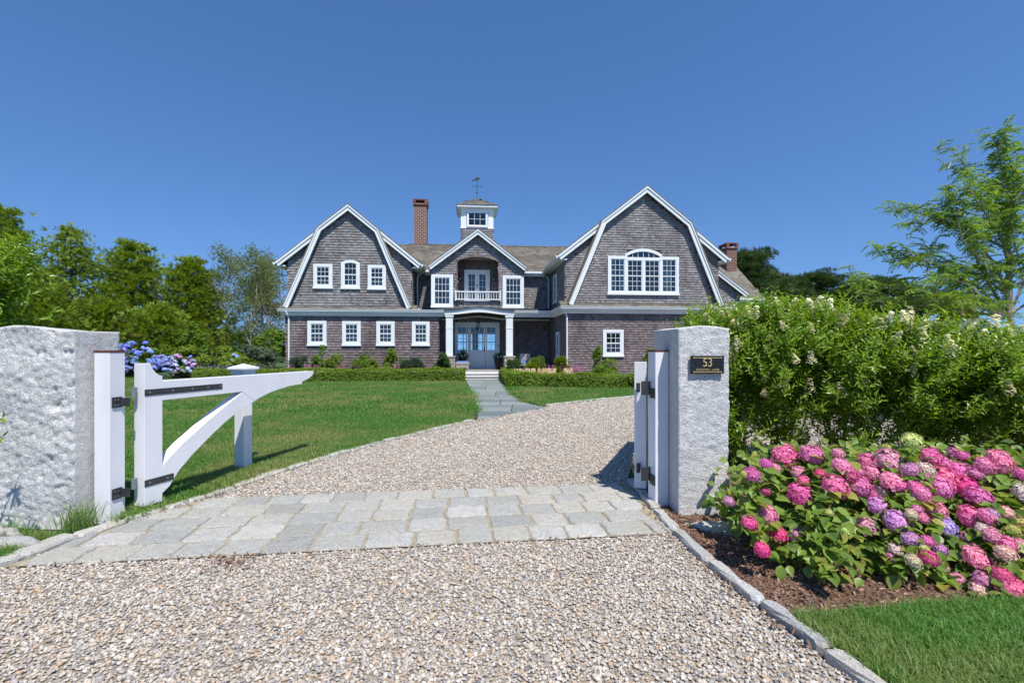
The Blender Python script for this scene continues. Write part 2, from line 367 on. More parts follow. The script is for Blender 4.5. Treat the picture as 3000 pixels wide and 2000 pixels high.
# window: casing as the part; sash, panes, blind as sub-parts
PANE = {}
def pane(w, h):
    k = (round(w, 3), round(h, 3))
    if k not in PANE: PANE[k] = MB().box(0, 0, 0, w, .006, h).mesh('pane', M_GLASS)
    return PANE[k]
def window(u0, u1, z0, z1, v, cols, rows, cas=.16, blind=None, O=None, rot=0, arch=0, name='window', sashes=1, botlift=.1, label=None):
    """outer size of the casing; rows = (upper, lower)"""
    root_loc = Vector((u0, v, z0))+hoff if O is None else Vector(O)+hoff
    W_, H_ = u1-u0, z1-z0; m = MB(); t = cas
    if arch:
        n = 12; xc = W_/2; rad = ((W_/2)**2+arch**2)/(2*arch); zc = H_-rad
        ri = rad-t; a0 = math.asin((W_/2)/rad); ai = math.asin(min(1, (W_/2-t)/ri))
        outer = [(xc+rad*math.sin(-a0+2*a0*i/n), zc+rad*math.cos(-a0+2*a0*i/n)) for i in range(n+1)]
        inner = [(xc+ri*math.sin(-ai+2*ai*i/n), zc+ri*math.cos(-ai+2*ai*i/n)) for i in range(n+1)]
        for i in range(n): m.prism([outer[i], outer[i+1], inner[i+1], inner[i]], -.09, 0)
        hi = inner[0][1]; ho = outer[0][1]
        m.box(0, -.09, t, t, 0, hi); m.box(W_-t, -.09, t, W_, 0, hi)
        m.prism([(0, hi), (t, hi), outer[0]], -.09, 0); m.prism([(W_-t, hi), (W_, hi), outer[-1]], -.09, 0)
        ztop = lambda x: zc+math.sqrt(max(0, ri*ri-(x-xc)**2))
    else:
        m.box(0, -.09, t, t, 0, H_-t); m.box(W_-t, -.09, t, W_, 0, H_-t); m.box(0, -.092, H_-t, W_, 0, H_)
        ztop = lambda x: H_-t
    m.box(-.025, -.12, 0, W_+.025, 0, t*.62); m.box(0, -.088, t*.62, W_, 0, t)
    w = m.build(name, M_WHITE, house, loc=root_loc, rot=(0, 0, rot))
    if label: w['label'] = label
    gx0, gx1, gz0 = t, W_-t, t
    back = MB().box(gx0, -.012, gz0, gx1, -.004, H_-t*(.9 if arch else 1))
    back.build('unlit_room_panel', M_DARK, w)  # flat panel on the wall, the unlit room's darkness painted into it
    s = MB(); sf = .05; inner_w = gx1-gx0; zm = gz0+(H_-t-gz0)*(rows[1]/(rows[0]+rows[1]) if rows[1] else 0)
    s.box(gx0, -.075, gz0, gx0+sf, -.04, ztop(gx0+sf)); s.box(gx1-sf, -.075, gz0, gx1, -.04, ztop(gx1-sf))
    s.box(gx0+sf, -.072, gz0, gx1-sf, -.04, gz0+botlift)
    if rows[1]: s.box(gx0+sf, -.08, zm-.03, gx1-sf, -.04, zm+.03)
    if not arch: s.box(gx0+sf, -.073, H_-t-sf, gx1-sf, -.04, H_-t)
    zt = H_-t-(sf if not arch else -.0)
    px0, px1 = gx0+sf, gx1-sf; pw = (px1-px0)/cols
    for (a, b, r) in ((gz0+botlift, zm-.03, rows[1]), (zm+.03, zt, rows[0])) if rows[1] else ((gz0+botlift, zt, rows[0]),):
        ph = (b-a)/r
        for i in range(1, cols): s.box(px0+i*pw-.011, -.068, a, px0+i*pw+.011, -.05, min(b if not arch else 9, ztop(px0+i*pw)))
        for j in range(1, r): s.box(px0, -.066, a+j*ph-.011, px1, -.052, a+j*ph+.011)
        for i in range(cols):
            for j in range(r):
                hh = ph
                if arch and b == zt and j == r-1: hh = max(.05, min(ztop(px0+i*pw), ztop(px0+(i+1)*pw))-(a+j*ph)+.02)
                link('pane', pane(pw, hh), w, loc=(px0+i*pw, -.06, a+j*ph))
    s.build('sash', M_WHITE, w)
    if blind == 'slats':
        b = MB(); z = gz0+botlift
        while z < zm-.02: b.add([(px0, -.02, z), (px1, -.02, z), (px1, -.03, z+.035), (px0, -.03, z+.035)], [(0,1,2,3)]); z += .062
        b.build('shutter_slats', M_BLIND, w)
    elif blind == 'curtain':
        for a, b2 in ((px0, px0+.16), (px1-.16, px1)):
            b = MB(); n = 6
            for i in range(n): x = a+(b2-a)*i/n; b.add([(x, -.02-.01*(i % 2), gz0), (x+(b2-a)/n, -.03+.01*(i % 2), gz0), (x+(b2-a)/n, -.03+.01*(i % 2), zt), (x, -.02-.01*(i % 2), zt)], [(0,1,2,3)])
            b.build('curtain', M_CURT, w)
    return w

# --- left wing
hw = [(-9.07,1.85,-8.03,3.26), (-7.17,1.85,-6.15,3.25), (-5.28,1.85,-4.26,3.25), (-3.29,1.85,-2.29,3.25)]
wall('front_wall', [(LU0, 0), (LU1, 0), (LU1, 3.6), (LU0, 3.6)], [(a+.03, b+.03, c-.03, d-.03) for a, b, c, d in hw], (0, VL, 0), X1, .15, M_SHB, label='ground floor wall of the left wing')
wall('porch_side_wall', [(0, 0), (VP-VL, 0), (VP-VL, 3.95), (0, 3.95)], [], (LU1, VL, 0), Y1, .15, M_SHB)
for i, (a, b, c, d) in enumerate(hw):
    window(a, c, b, d, VL, 3, (2, 2), blind='slats')
gz = [(LG-3.3, 4.0), (LG+3.3, 4.0), (LG+1.63, 8.2), (LG, 9.5), (LG-1.63, 8.2)]
h2 = [(-8.78,5.08,-7.73,6.48), (-7.26,5.07,-6.22,6.72), (-5.78,5.05,-4.76,6.46)]
wall('gable_wall', gz, [(a+.03, b+.03, c-.03, d-.03) for a, b, c, d in h2], (0, 28.2, 0), X1, .15, label='gambrel gable wall of the left wing')
window(-8.78, -7.73, 5.08, 6.48, 28.2, 3, (2, 2), blind='slats')
window(-7.26, -6.22, 5.07, 6.72, 28.2, 3, (2, 2), blind='slats', arch=.14, label='arched window in the middle')
window(-5.78, -4.76, 5.05, 6.46, 28.2, 3, (2, 2), blind='slats')
dz = lambda G, ap, sl, u: ap-abs(u-G)*sl
for s in (-1, 1):
    a, b = LG+s*1.6, LG+s*3.5; lo = [(a, 4.0), (b, 4.0), (b, dz(LG, 9.7, .81, b)), (a, dz(LG, 9.7, .81, a))]
    if s < 0: lo = [(b, 4.0), (a, 4.0), (a, lo[3][1]), (b, lo[2][1])]
    wall('dormer_wall', lo, [], (0, 28.5, 0), X1, .15)
wall('dormer_side_wall', [(0, 4.0), (6.5, 4.0), (6.5, 6.85), (0, 6.85)], [], (LG+3.5, 28.5, 0), Y1, .15)
# outer left side walls
MB_ = MB().box(LU0, VL+.02, 0, LU0+.12, 36, 3.6).box(LG-3.5, 28.52, 3.6, LG-3.38, 36, 6.8); hp(MB_, 'side_wall', M_WALL)
wedge_mesh('side_wall_shingles', [[tuple(Vector(p)+hoff) for p in q] for q in shingles([(0, 0), (7.9, 0), (7.9, 3.6), (0, 3.6)], [], (LU0, 36, 0), (0,-1,0), Z1, .15)], M_SHB, house)

def rake(pts, v0, v1, w=.27, name='rake_board', out=.07):
    """a white board following the polyline of its upper edge; second, thinner board proud of it on top"""
    def offs(k):
        r = []
        for i, p in enumerate(pts):
            p = Vector(p); d0 = (p-Vector(pts[i-1])).normalized() if i else (Vector(pts[1])-p).normalized()
            d1 = (Vector(pts[i+1])-p).normalized() if i < len(pts)-1 else d0
            n0 = Vector((d0.y, -d0.x)); n1 = Vector((d1.y, -d1.x)); m = (n0+n1).normalized(); r.append(tuple(p+m*k/max(.3, m.dot(n0))))
        return r
    a, b, c = offs(0), offs(w*.36), offs(w)
    def cut(q, zlo):          # keep ends plumb at the foot
        return q
    m = MB()
    for i in range(len(pts)-1):
        m.prism([a[i], a[i+1], b[i+1], b[i]], v0-.045, v1); m.prism([b[i], b[i+1], c[i+1], c[i]], v0, v1-.002)
    return hp(m, name, M_WHITE)
def roofslab(pts, v0, v1, th=.1, name='roof_deck', mat=None):
    """sloping slab under the polyline (u, z) from v0 to v1"""
    m = MB()
    for i in range(len(pts)-1):
        (a, b), (c, d) = pts[i], pts[i+1]; n = Vector((-(d-b), c-a)).normalized()
        if n.y < 0: n = -n
        m.prism([(a, b), (c, d), (c-n.x*th, d-n.y*th), (a-n.x*th, b-n.y*th)], v0, v1)
    return hp(m, name, mat or M_ROOF)
def roof_field(O, A, B, poly, name='roof_shingles', parent=None, expo=.14, w=(.22, .36), th=.014, kind='stuff'):
    ws = shingles(poly, [], O, A, B, expo, w, max(th, .02))
    return wedge_mesh(name, [[tuple(Vector(p)+hoff) for p in q] for q in ws], M_ROOF, house, kind)
def gambrel(G, ap, bu, bz, fu, fz, vr, vw, vd, sl, du, vback, VW):
    # gambrel strip in front, plain gable roof behind
    outer = [(G-fu, fz), (G-bu, bz), (G, ap), (G+bu, bz), (G+fu, fz)]
    rake(outer, vr, vr+.1)
    hp(MB().prism([(G-fu-.02, fz), (G-bu-.02, bz+.02), (G, ap+.045), (G+bu+.02, bz+.02), (G+fu+.02, fz), (G+fu-.03, fz), (G+bu-.03, bz), (G, ap), (G-bu+.03, bz), (G-fu+.03, fz)], vr-.06, vd+.3), 'roof_edge', M_ROOF)
    # soffit under the gambrel overhang
    inn = [(G-fu+.1, fz), (G-bu+.1, bz-.05), (G, ap-.1), (G+bu-.1, bz-.05), (G+fu-.1, fz)]
    m = MB()
    for i in range(4):
        (a, b), (c, d) = inn[i], inn[i+1]; m.add([(a, vr+.1, b), (c, vr+.1, d), (c, vw+.01, d), (a, vw+.01, b)], [(0,1,2,3)])
        # inner frieze board against the wall
    hp(m, 'soffit', M_WHITE)
    for s in (-1, 1): hp(MB().prism([(G+s*(fu-.03), fz), (G+s*(bu-.03), bz-.02), (G+s*(bu-.14), bz-.08), (G+s*(fu-.14), fz)], vr+.11, vd+.1), 'gambrel_cheek', M_ROOF)
    # gable roof behind and its rakes
    zz = lambda u: ap-abs(u-G)*sl
    for s in (-1, 1):
        e = G+s*du
        i = G+s*(bu-.05)
        pts = [(e, zz(e)), (i, zz(i))] if s < 0 else [(i, zz(i)), (e, zz(e))]
        rake(pts, VW-.3, VW-.2)
        q = [(e, zz(e)+.05), (G, ap+.05)] if s < 0 else [(G, ap+.05), (e, zz(e)+.05)]
        roofslab(q, VW-.36 if False else VW-.34, vback)
        # return block at the eave corner
        hp(MB().box(e+(.02 if s < 0 else -.3), VW-.2, zz(e)-.22, e+(.3 if s < 0 else -.02), VW+.05, zz(e)-.03), 'eave_return', M_WHITE)
    # soffit of side eaves
    for s in (-1, 1):
        e = G+s*du; w_ = G+s*(du-.5); hp(MB().box(min(e, w_), VW-.2, zz(e)-.2, max(e, w_), vback, zz(e)-.12), 'side_soffit', M_WHITE)
        hp(MB().sweep([(0,0),(.13,0),(.12,-.05),(.09,-.12),(0,-.12)], [(e, VW-.33), (e, vback)] if s > 0 else [(e, vback), (e, VW-.33)]).mesh and MB().sweep([(0,zz(e)),(.13,zz(e)),(.12,zz(e)-.05),(.09,zz(e)-.12),(0,zz(e)-.12)], [(e, VW-.33), (e, vback)] if s > 0 else [(e, vback), (e, VW-.33)]), 'gutter', M_WHITE)
        sn = 1/math.sqrt(1+sl*sl); L_ = du/sn
        O = (e, VW-.34, zz(e)+.055) if s > 0 else (e, vback, zz(e)+.055)
        B = (-s*sn, 0, sl*sn); A = (0, 1, 0) if s > 0 else (0, -1, 0)
        roof_field(O, A, B, [(0, 0), (vback-VW+.34, 0), (vback-VW+.34, L_), (0, L_)])
gambrel(LG, 9.82, 1.69, 8.46, 3.53, 4.05, 27.9, 28.2, 28.4, .81, 4.05, 37, 28.5)

# --- right wing
hR = (7.01, 1.26, 8.13, 2.70)
wall('front_wall', [(RU0, 0), (RU1, 0), (RU1, 3.6), (RU0, 3.6)], [(hR[0]+.03, hR[1]+.03, hR[2]-.03, hR[3]-.03), (11.2,1.3,12.2,2.7)], (0, VR, 0), X1, .13, M_SHB, label='ground floor wall of the right wing')
window(*[hR[i] for i in (0, 2, 1, 3)], VR, 3, (2, 2), cas=.15)
window(11.2, 12.25, 1.26, 2.7, VR, 3, (2, 2), cas=.15)
g2 = [(RG-4.0, 4.0), (RG+4.0, 4.0), (RG+2.38, 8.15), (RG, 10.0), (RG-2.38, 8.15)]
wall('gable_wall', g2, [(7.33, 4.58, 11.2, 6.62), (8.3, 6.5, 10.25, 7.0)], (0, 25.2, 0), X1, .13, singles=300, label='gambrel gable wall of the right wing')
for s in (-1, 1):
    a, b = RG+s*2.35, RG+s*4.3; za, zb = dz(RG, 10.2, .78, a), dz(RG, 10.2, .78, b)
    lo = [(b, 4.0), (a, 4.0), (a, za), (b, zb)] if s < 0 else [(a, 4.0), (b, 4.0), (b, zb), (a, za)]
    wall('dormer_wall', lo, [], (0, 25.6, 0), X1, .13)
sw = [(27.9-25.6, .0)]
# inner side wall of the right wing, facing the porch: upper and lower
wall('upper_side_wall', [(0, 4.0), (VP-25.6+.2, 4.0), (VP-25.6+.2, 6.7), (0, 6.7)], [(1.55, 4.25, 2.75, 6.0)], (RG-4.3, VP+.2, 0), (0,-1,0), .13)
wall('lower_side_wall', [(0, 0), (VP-VR, 0), (VP-VR, 3.9), (0, 3.9)], [(2.5, 1.1, 3.55, 2.65)], (RU0, VP, 0), (0,-1,0), .14, M_SHB)
window(0, 1.0, 0, 1.7, 0, 2, (2, 2), O=(RG-4.3, 28.8, 4.35), rot=R(-90), cas=.13)
window(0, .85, 0, 1.5, 0, 2, (2, 2), O=(RU0, 27.7, 1.15), rot=R(-90), cas=.12)
hp(MB().box(RU1-.12, VR+.02, 0, RU1, 34, 3.6).box(RG+4.3-.12, 25.62, 3.6, RG+4.3, 34, 6.7), 'side_wall', M_WALL)
gambrel(RG, 10.31, 2.45, 8.42, 4.25, 4.05, 24.9, 25.2, 25.4, .783, 4.72, 34, 25.6)
# large window of four sashes with an arched light over the middle
cw = .15
bw = MB().box(7.3, -.1, 4.67, 7.45, 0, 6.46).box(11.05, -.1, 4.67, 11.2, 0, 6.46).box(7.27, -.13, 4.55, 11.23, 0, 4.67)
bw.box(7.3, -.1, 6.46, 8.218, 0, 6.61).box(10.272, -.1, 6.46, 11.2, 0, 6.61).box(8.22, -.1, 4.67, 8.36, 0, 6.4).box(9.18, -.1, 4.67, 9.31, 0, 6.4).box(10.13, -.1, 4.67, 10.27, 0, 6.4).box(8.36, -.1, 6.4, 10.13, 0, 6.56)
n = 14; xc = 9.245; hwid = 1.02; ar = .3; zsp = 6.72; rad = (hwid**2+ar**2)/(2*ar); zc = zsp+ar-rad; a0 = math.asin(hwid/rad); ri = rad-.15; ai = math.asin(.9/ri)
oo = [(xc+rad*math.sin(-a0+2*a0*i/n), zc+rad*math.cos(-a0+2*a0*i/n)) for i in range(n+1)]; ii = [(xc+ri*math.sin(-ai+2*ai*i/n), zc+ri*math.cos(-ai+2*ai*i/n)) for i in range(n+1)]
for i in range(n): bw.prism([oo[i], oo[i+1], ii[i+1], ii[i]], -.11, 0)
bw.box(8.22, -.104, 6.4, 8.355, 0, zsp+.03).box(10.135, -.104, 6.4, 10.27, 0, zsp+.03)
big = bw.build('window', M_WHITE, house, loc=Vector((0, 25.2, 0))+hoff); big['label'] = 'wide four sash window with an arched light above'
MB().box(7.45, -.012, 4.67, 11.05, -.004, 6.46).prism([(8.36, 6.5), (10.13, 6.5)]+[p for p in ii[::-1]], -.012, -.004).build('unlit_room_panel', M_DARK, big)
s = MB()
for (a, b) in ((7.45, 8.22), (8.36, 9.18), (9.31, 10.13), (10.27, 11.05)):
    z0, z1, zm = 4.67, 6.46 if a < 8 or a > 10.2 else 6.4, 5.57
    s.box(a, -.075, z0, a+.045, -.04, z1).box(b-.045, -.075, z0, b, -.04, z1).box(a+.045, -.074, z0, b-.045, -.04, z0+.1).box(a+.045, -.08, zm-.025, b-.045, -.04, zm+.025).box(a+.045, -.073, z1-.045, b-.045, -.04, z1)
    pw = (b-a-.09)/3
    for (p, q) in ((z0+.1, zm-.025), (zm+.025, z1-.045)):
        ph = (q-p)/3
        for i in (1, 2): s.box(a+.045+i*pw-.01, -.068, p, a+.045+i*pw+.01, -.05, q).box(a+.045, -.066, p+i*ph-.01, b-.045, -.052, p+i*ph+.01)
        for i in range(3):
            for j in range(3): link('pane', pane(pw, ph), big, loc=(a+.045+i*pw, -.06, p+j*ph))
for k in range(1, 6):
    x = 8.36+1.77*k/6; s.box(x-.011, -.07, 6.56, x+.011, -.05, zc+math.sqrt(ri*ri-(x-xc)**2))
for k in range(6):
    x0, x1 = 8.36+1.77*k/6, 8.36+1.77*(k+1)/6; h = min(zc+math.sqrt(ri*ri-(x-xc)**2) for x in (x0, x1))-6.56+.02; link('pane', pane(x1-x0, max(.08, h)), big, loc=(x0, -.06, 6.56))
s.build('sash', M_WHITE, big)
for a, b in ((7.52, 7.78), (7.95, 8.17), (10.32, 10.5), (10.62, 10.82)):
    c = MB()
    for i in range(6): x = a+(b-a)*i/6; c.add([(x, -.018-.012*(i % 2), 4.75), (x+(b-a)/6, -.03+.012*(i % 2), 4.75), (x+(b-a)/6, -.03+.012*(i % 2), 6.4), (x, -.018-.012*(i % 2), 6.4)], [(0,1,2,3)])
    c.build('curtain', M_CURT, big)

# --- centre: recessed wall, gable with balcony, porch
wall('recessed_wall', [(LG+3.4, 4.0), (RG-4.2, 4.0), (RG-4.2, 6.6), (LG+3.4, 6.6)], [(-2.0, 3.9, 3.0, 6.7)], (0, VP, 0), X1, .14)
CG = .485
arc = [(-.75+2.47*i/12, 6.9+.26*(1-((i-6)/6)**2)) for i in range(13)]
cgp = [(-2.2, 4.02), (3.17, 4.02), (3.17, 6.3), (CG, 8.42), (-2.2, 6.3)]
cpoly_l = [(-2.2, 4.02), (-.75, 4.02), (-.75, 6.9)]+arc[1:7]+[(CG, 8.42), (-2.2, 6.35)]
cpoly_r = [(1.72, 4.02), (3.17, 4.02), (3.17, 6.35), (CG, 8.42)]+arc[6:12]+[(1.72, 6.9)]
wall('centre_gable_wall', cpoly_l, [(-2.2, 4.12, -.99, 6.0)], (0, 28.6, 0), X1, .14)
wall('centre_gable_wall', cpoly_r, [(1.96, 4.12, 3.17, 6.0)], (0, 28.6, 0), X1, .14)
wall('balcony_front_wall', [(-.75, 4.02), (1.72, 4.02), (1.72, 4.5), (-.75, 4.5)], [], (0, 28.6, 0), X1, .14)
window(-2.24, -.97, 4.1, 6.04, 28.6, 4, (2, 2), cas=.17, botlift=.07, blind='curtain')
window(1.94, 3.2, 4.09, 6.03, 28.6, 4, (2, 2), cas=.17, botlift=.07)
hp(MB().box(-2.2, 28.76, 4.0, -2.08, 31, 6.6).box(3.05, 28.76, 4.0, 3.17, 31, 6.6), 'gable_side_wall', M_WALL)
# balcony niche
hp(MB().box(-.87, 28.75, 4.1, -.76, 30.0, 7.3).box(1.73, 28.75, 4.1, 1.84, 30.0, 7.3).box(-.87, 28.75, 7.18, 1.84, 30, 7.3), 'niche_wall', M_SHB)
m = MB(); A2 = [(-.75, 6.86)]+arc[1:12]+[(1.72, 6.86)]
for i in range(12):
    (a, b), (c, d) = A2[i], A2[i+1]; m.prism([(a, b-.05), (c, d-.05), (c, d+.07), (a, b+.07)], 28.55, 28.78)
m.box(-.78, 28.56, 4.5, -.72, 28.78, 6.85).box(1.69, 28.56, 4.5, 1.75, 28.78, 6.85)
hp(m, 'arch_lining', M_SHB)
hp(MB().box(-.75, 28.65, 4.35, 1.72, 30.0, 4.48), 'balcony_floor', M_WHITE)
wall('balcony_back_wall', [(-.75, 4.4), (1.72, 4.4), (1.72, 7.2), (-.75, 7.2)], [(-.33, 4.4, 1.24, 6.55)], (0, 30.0, 0), X1, .14, M_SHB)
def french(u0, u1, z0, z1, v, name='balcony_door'):
    m = MB().box(u0, v-.08, z0, u0+.13, v, z1-.14).box(u1-.13, v-.08, z0, u1, v, z1-.14).box(u0, v-.083, z1-.14, u1, v, z1)
    d = hp(m, name, M_WHITE); um = (u0+u1)/2
    s = MB(); MB().box(u0+.13, v-.012, z0, u1-.13, v-.004, z1-.14).build('unlit_room_panel', M_DARK, d)
    for a, b in ((u0+.13, um-.005), (um+.005, u1-.13)):
        s.box(a, v-.07, z0, a+.13, v-.03, z1-.14).box(b-.13, v-.07, z0, b, v-.03, z1-.14).box(a+.13, v-.069, z1-.28, b-.13, v-.03, z1-.14).box(a+.13, v-.069, z0, b-.13, v-.03, z0+.3)
        pw = (b-a-.26)/2; ph = (z1-.28-z0-.3)/4
        s.box(a+.13+pw-.011, v-.062, z0+.3, a+.13+pw+.011, v-.045, z1-.28)
        for j in range(1, 4): s.box(a+.13, v-.06, z0+.3+j*ph-.011, b-.13, v-.047, z0+.3+j*ph+.011)
        for i in range(2):
            for j in range(4): link('pane', pane(pw, ph), d, loc=(a+.13+i*pw, v-.052, z0+.3+j*ph))
    s.build('door_leaf', M_WHITE, d)
    MB().box(um-.06, v-.12, z0+1.0, um-.035, v-.07, z0+1.18).box(um+.035, v-.12, z0+1.0, um+.06, v-.07, z0+1.18).build('handle', M_IRON, d)
french(-.33, 1.24, 4.48, 6.57, 30.0)
rl = hp(MB().box(-.84, 28.42, 5.0, 1.80, 28.52, 5.07).box(-.84, 28.43, 4.56, 1.80, 28.51, 4.62), 'balcony_railing', M_WHITE)
bal = MB().box(-.018, -.018, 0, .018, .018, .39).mesh('baluster', M_WHITE)
for i in range(17): link('baluster', bal, rl, loc=(-.77+2.5*i/16, 28.47, 4.615))
hp(MB().box(-.86, 28.4, 4.5, -.8, 28.6, 5.12).box(1.77, 28.4, 4.5, 1.83, 28.6, 5.12), 'railing_end_post', M_WHITE)
def sconce(u, z, v):
    m = MB().box(u-.05, v-.03, z-.1, u+.05, v, z+.12).tube([(u, v-.03, z+.1), (u, v-.12, z+.13)], .012)
    for a in (-.06, .06):
        for b in (-.16, -.06): m.box(u+a-.008, v+b-.008, z-.16, u+a+.008, v+b+.008, z+.1)
    m.box(u-.07, v-.18, z-.17, u+.07, v-.04, z-.155).box(u-.08, v-.19, z+.1, u+.08, v-.03, z+.12)
    d = hp(m, 'wall_lantern', M_IRON); MB().lathe([(.02, -.14), (.025, 0), (.01, .03)], (u, v-.11, z), 8).build('candle', M_WHITE, d)
sconce(-.57, 6.04, 29.98); sconce(1.49, 6.06, 29.98)
# centre gable roof
rake([(CG-2.9, 6.48), (CG, 8.68), (CG+2.9, 6.48)], 28.3, 28.4, .25)
hp(MB().prism([(CG-2.93, 6.5), (CG, 8.73), (CG+2.93, 6.5), (CG+2.88, 6.47), (CG, 8.68), (CG-2.88, 6.47)], 28.24, 33.4), 'roof_edge', M_ROOF)
m = MB()
for s_ in (-1, 1): m.add([(CG+s_*2.85, 28.4, 6.42), (CG, 28.4, 8.58), (CG, 28.61, 8.58), (CG+s_*2.85, 28.61, 6.42)], [(0,1,2,3)])
hp(m, 'soffit', M_WHITE)
for s_ in (-1, 1):
    sl = .76; sn = 1/math.sqrt(1+sl*sl); O = (CG+s_*2.93, 28.24, 6.5) if s_ > 0 else (CG-2.93, 33.4, 6.5)
    roof_field(O, (0, s_, 0), (-s_*sn, 0, sl*sn), [(0, 0), (5.16, 0), (5.16, 2.93/sn), (0, 2.93/sn)])
# main roof
hp(MB().add([(-6, 29.95, 6.5), (8, 29.95, 6.5), (8, 34.2, 8.97), (-6, 34.2, 8.97), (-6, 38.5, 6.5), (8, 38.5, 6.5), (-6, 29.95, 6.4), (8, 29.95, 6.4), (8, 34.2, 8.85), (-6, 34.2, 8.85), (-6, 38.5, 6.4), (8, 38.5, 6.4)],
   [(0,1,2,3), (3,2,5,4), (6,9,8,7), (9,10,11,8), (0,6,7,1), (4,5,11,10)]), 'main_roof', M_ROOF)
L_ = math.hypot(4.25, 2.47)
roof_field((0, 29.95, 6.505), X1, (0, 4.25/L_, 2.47/L_), [(-4.2, 0), (6.6, 0), (8, L_), (-6, L_)])
hp(MB().box(-4.2, 34.1, 8.96, 8, 34.3, 9.02), 'ridge_cap', M_ROOF)
for a, b in ((LG+4.1, -2.3), (3.3, RG-4.75)):
    hp(MB().box(a, 29.83, 6.38, b, 29.95, 6.5), 'gutter', M_WHITE); hp(MB().box(a, 29.95, 6.22, b, VP-.05, 6.38), 'fascia', M_WHITE)
# porch roof sheet and ceiling, curved beam, columns, piers, steps, floor
hp(MB().box(LU1, 28.0, 3.99, RU0-.05, VP+.1, 4.03).add([(LU1, 27.78, 3.9), (RU0-.4, 27.78, 3.9), (RU0-.4, 28.05, 4.03), (LU1, 28.05, 4.03)], [(0,1,2,3)]), 'porch_roof', M_SOIL if False else plain('roof_membrane', (.035,.035,.04), .8))
hp(MB().box(LU1, 27.95, 3.92, RU0-.05, VP, 3.96), 'porch_ceiling', plain('brown_ceiling', (.1,.065,.045), .7))
P = []
ncv = 24
def cv(u): # cyma curve of the beam
    t = (u-CG-.07)/1.75; return .235*math.exp(-(t*1.35)**2*1.15)
ba = [( -1.43+3.98*i/ncv) for i in range(ncv+1)]
m = MB()
for i in range(ncv):
    a, b = ba[i], ba[i+1]; m.prism([(a, 3.83+cv(a)), (b, 3.83+cv(b)), (b, 3.6+cv(b)*.78), (a, 3.6+cv(a)*.78)], 27.7, 28.0)
    m.prism([(a, 3.83+cv(a)), (b, 3.83+cv(b)), (b, 3.79+cv(b)), (a, 3.79+cv(a))], 27.66, 27.7)
hp(m, 'curved_beam', M_WHITE)
m = MB()
for i in range(ncv):
    a, b = ba[i], ba[i+1]; m.prism([(a, 3.87+cv(a)), (b, 3.87+cv(b)), (b, 3.835+cv(b)), (a, 3.835+cv(a))], 27.62, 28.62)
hp(m, 'beam_flashing', M_IRON)
m = MB()
for i in range(ncv):
    a, b = ba[i]-.02, ba[i+1]+.0; m.prism([(a, 3.56+cv(a)*.8), (b, 3.56+cv(b)*.8), (b, 3.47+cv(b)*.8), (a, 3.47+cv(a)*.8)], VP-.12, VP-.03)
m.box(LU1+.03, VP-.12, 3.47, ba[0]-.03, VP-.03, 3.56).box(ba[-1]+.01, VP-.12, 3.47, RU0-.02, VP-.03, 3.56)
hp(m, 'frieze', M_WHITE)
for u in (-1.155, 2.285):
    c = hp(MB().box(u-.195, 27.75, 1.28, u+.195, 28.14, 3.46).box(u-.22, 27.73, 2.86, u+.22, 28.16, 2.9).box(u-.22, 27.73, 3.46, u+.22, 28.16, 3.5).box(u-.24, 27.71, 3.5, u+.24, 28.18, 3.6), 'column', M_WHITE, .008)
    pr_ = hp(MB().box(u-.28, 27.62, 0, u+.28, 28.25, 1.21), 'stone_pier', M_MORTAR)
    MB().box(u-.34, 27.56, 1.21, u+.34, 28.3, 1.275).build('capstone', M_KERB, pr_)
    z = 0
    while z < 1.18:
        h = random.uniform(.09, .2); h = min(h, 1.2-z)
        for side in range(3):
            x = -.31
            while x < .31:
                w_ = min(random.uniform(.12, .3), .31-x); k = random.uniform(.02, .045)
                b = MB()
                if side == 0: b.box(u+x+.008, 27.62-k, z+.008, u+x+w_-.008, 27.64, z+h-.008)
                elif side == 1: b.box(u+.26, 27.93+x+.008, z+.008, u+.28+k, 27.93+x+w_-.008, z+h-.008)
                else: b.box(u-.26, 27.93+x+.008, z+.008, u-.28-k, 27.93+x+w_-.008, z+h-.008)
                b.build('stone', random.choice([M_TAN1, M_TAN2, M_TAN3]) if 'M_TAN1' in globals() else M_KERB, pr_, .012); x += w_
        z += h
hp(MB().box(LU1+.02, 27.35, 0, RU0, VP, FL-.05), 'porch_base', M_MORTAR)
hp(MB().box(LU1, 27.25, FL-.05, RU0, VP, FL), 'porch_floor', plain('grey_porch_stone', (.3,.28,.26), .8))
for i, (va, z) in enumerate(((26.95, .3), (26.65, .15))):
    st = hp(MB().box(-.24, va+.03, 0 if i else .15, 1.7, va+.33, z-.045), 'step_riser', M_WHITE); hp(MB().box(-.3, va, z-.045, 1.76, va+.36, z), 'step_tread', plain('tread_stone%d' % i, (.34,.31,.28), .8))
hp(MB().box(-.24, 27.2, .3, 1.7, 27.34, .4), 'step_riser', M_WHITE)
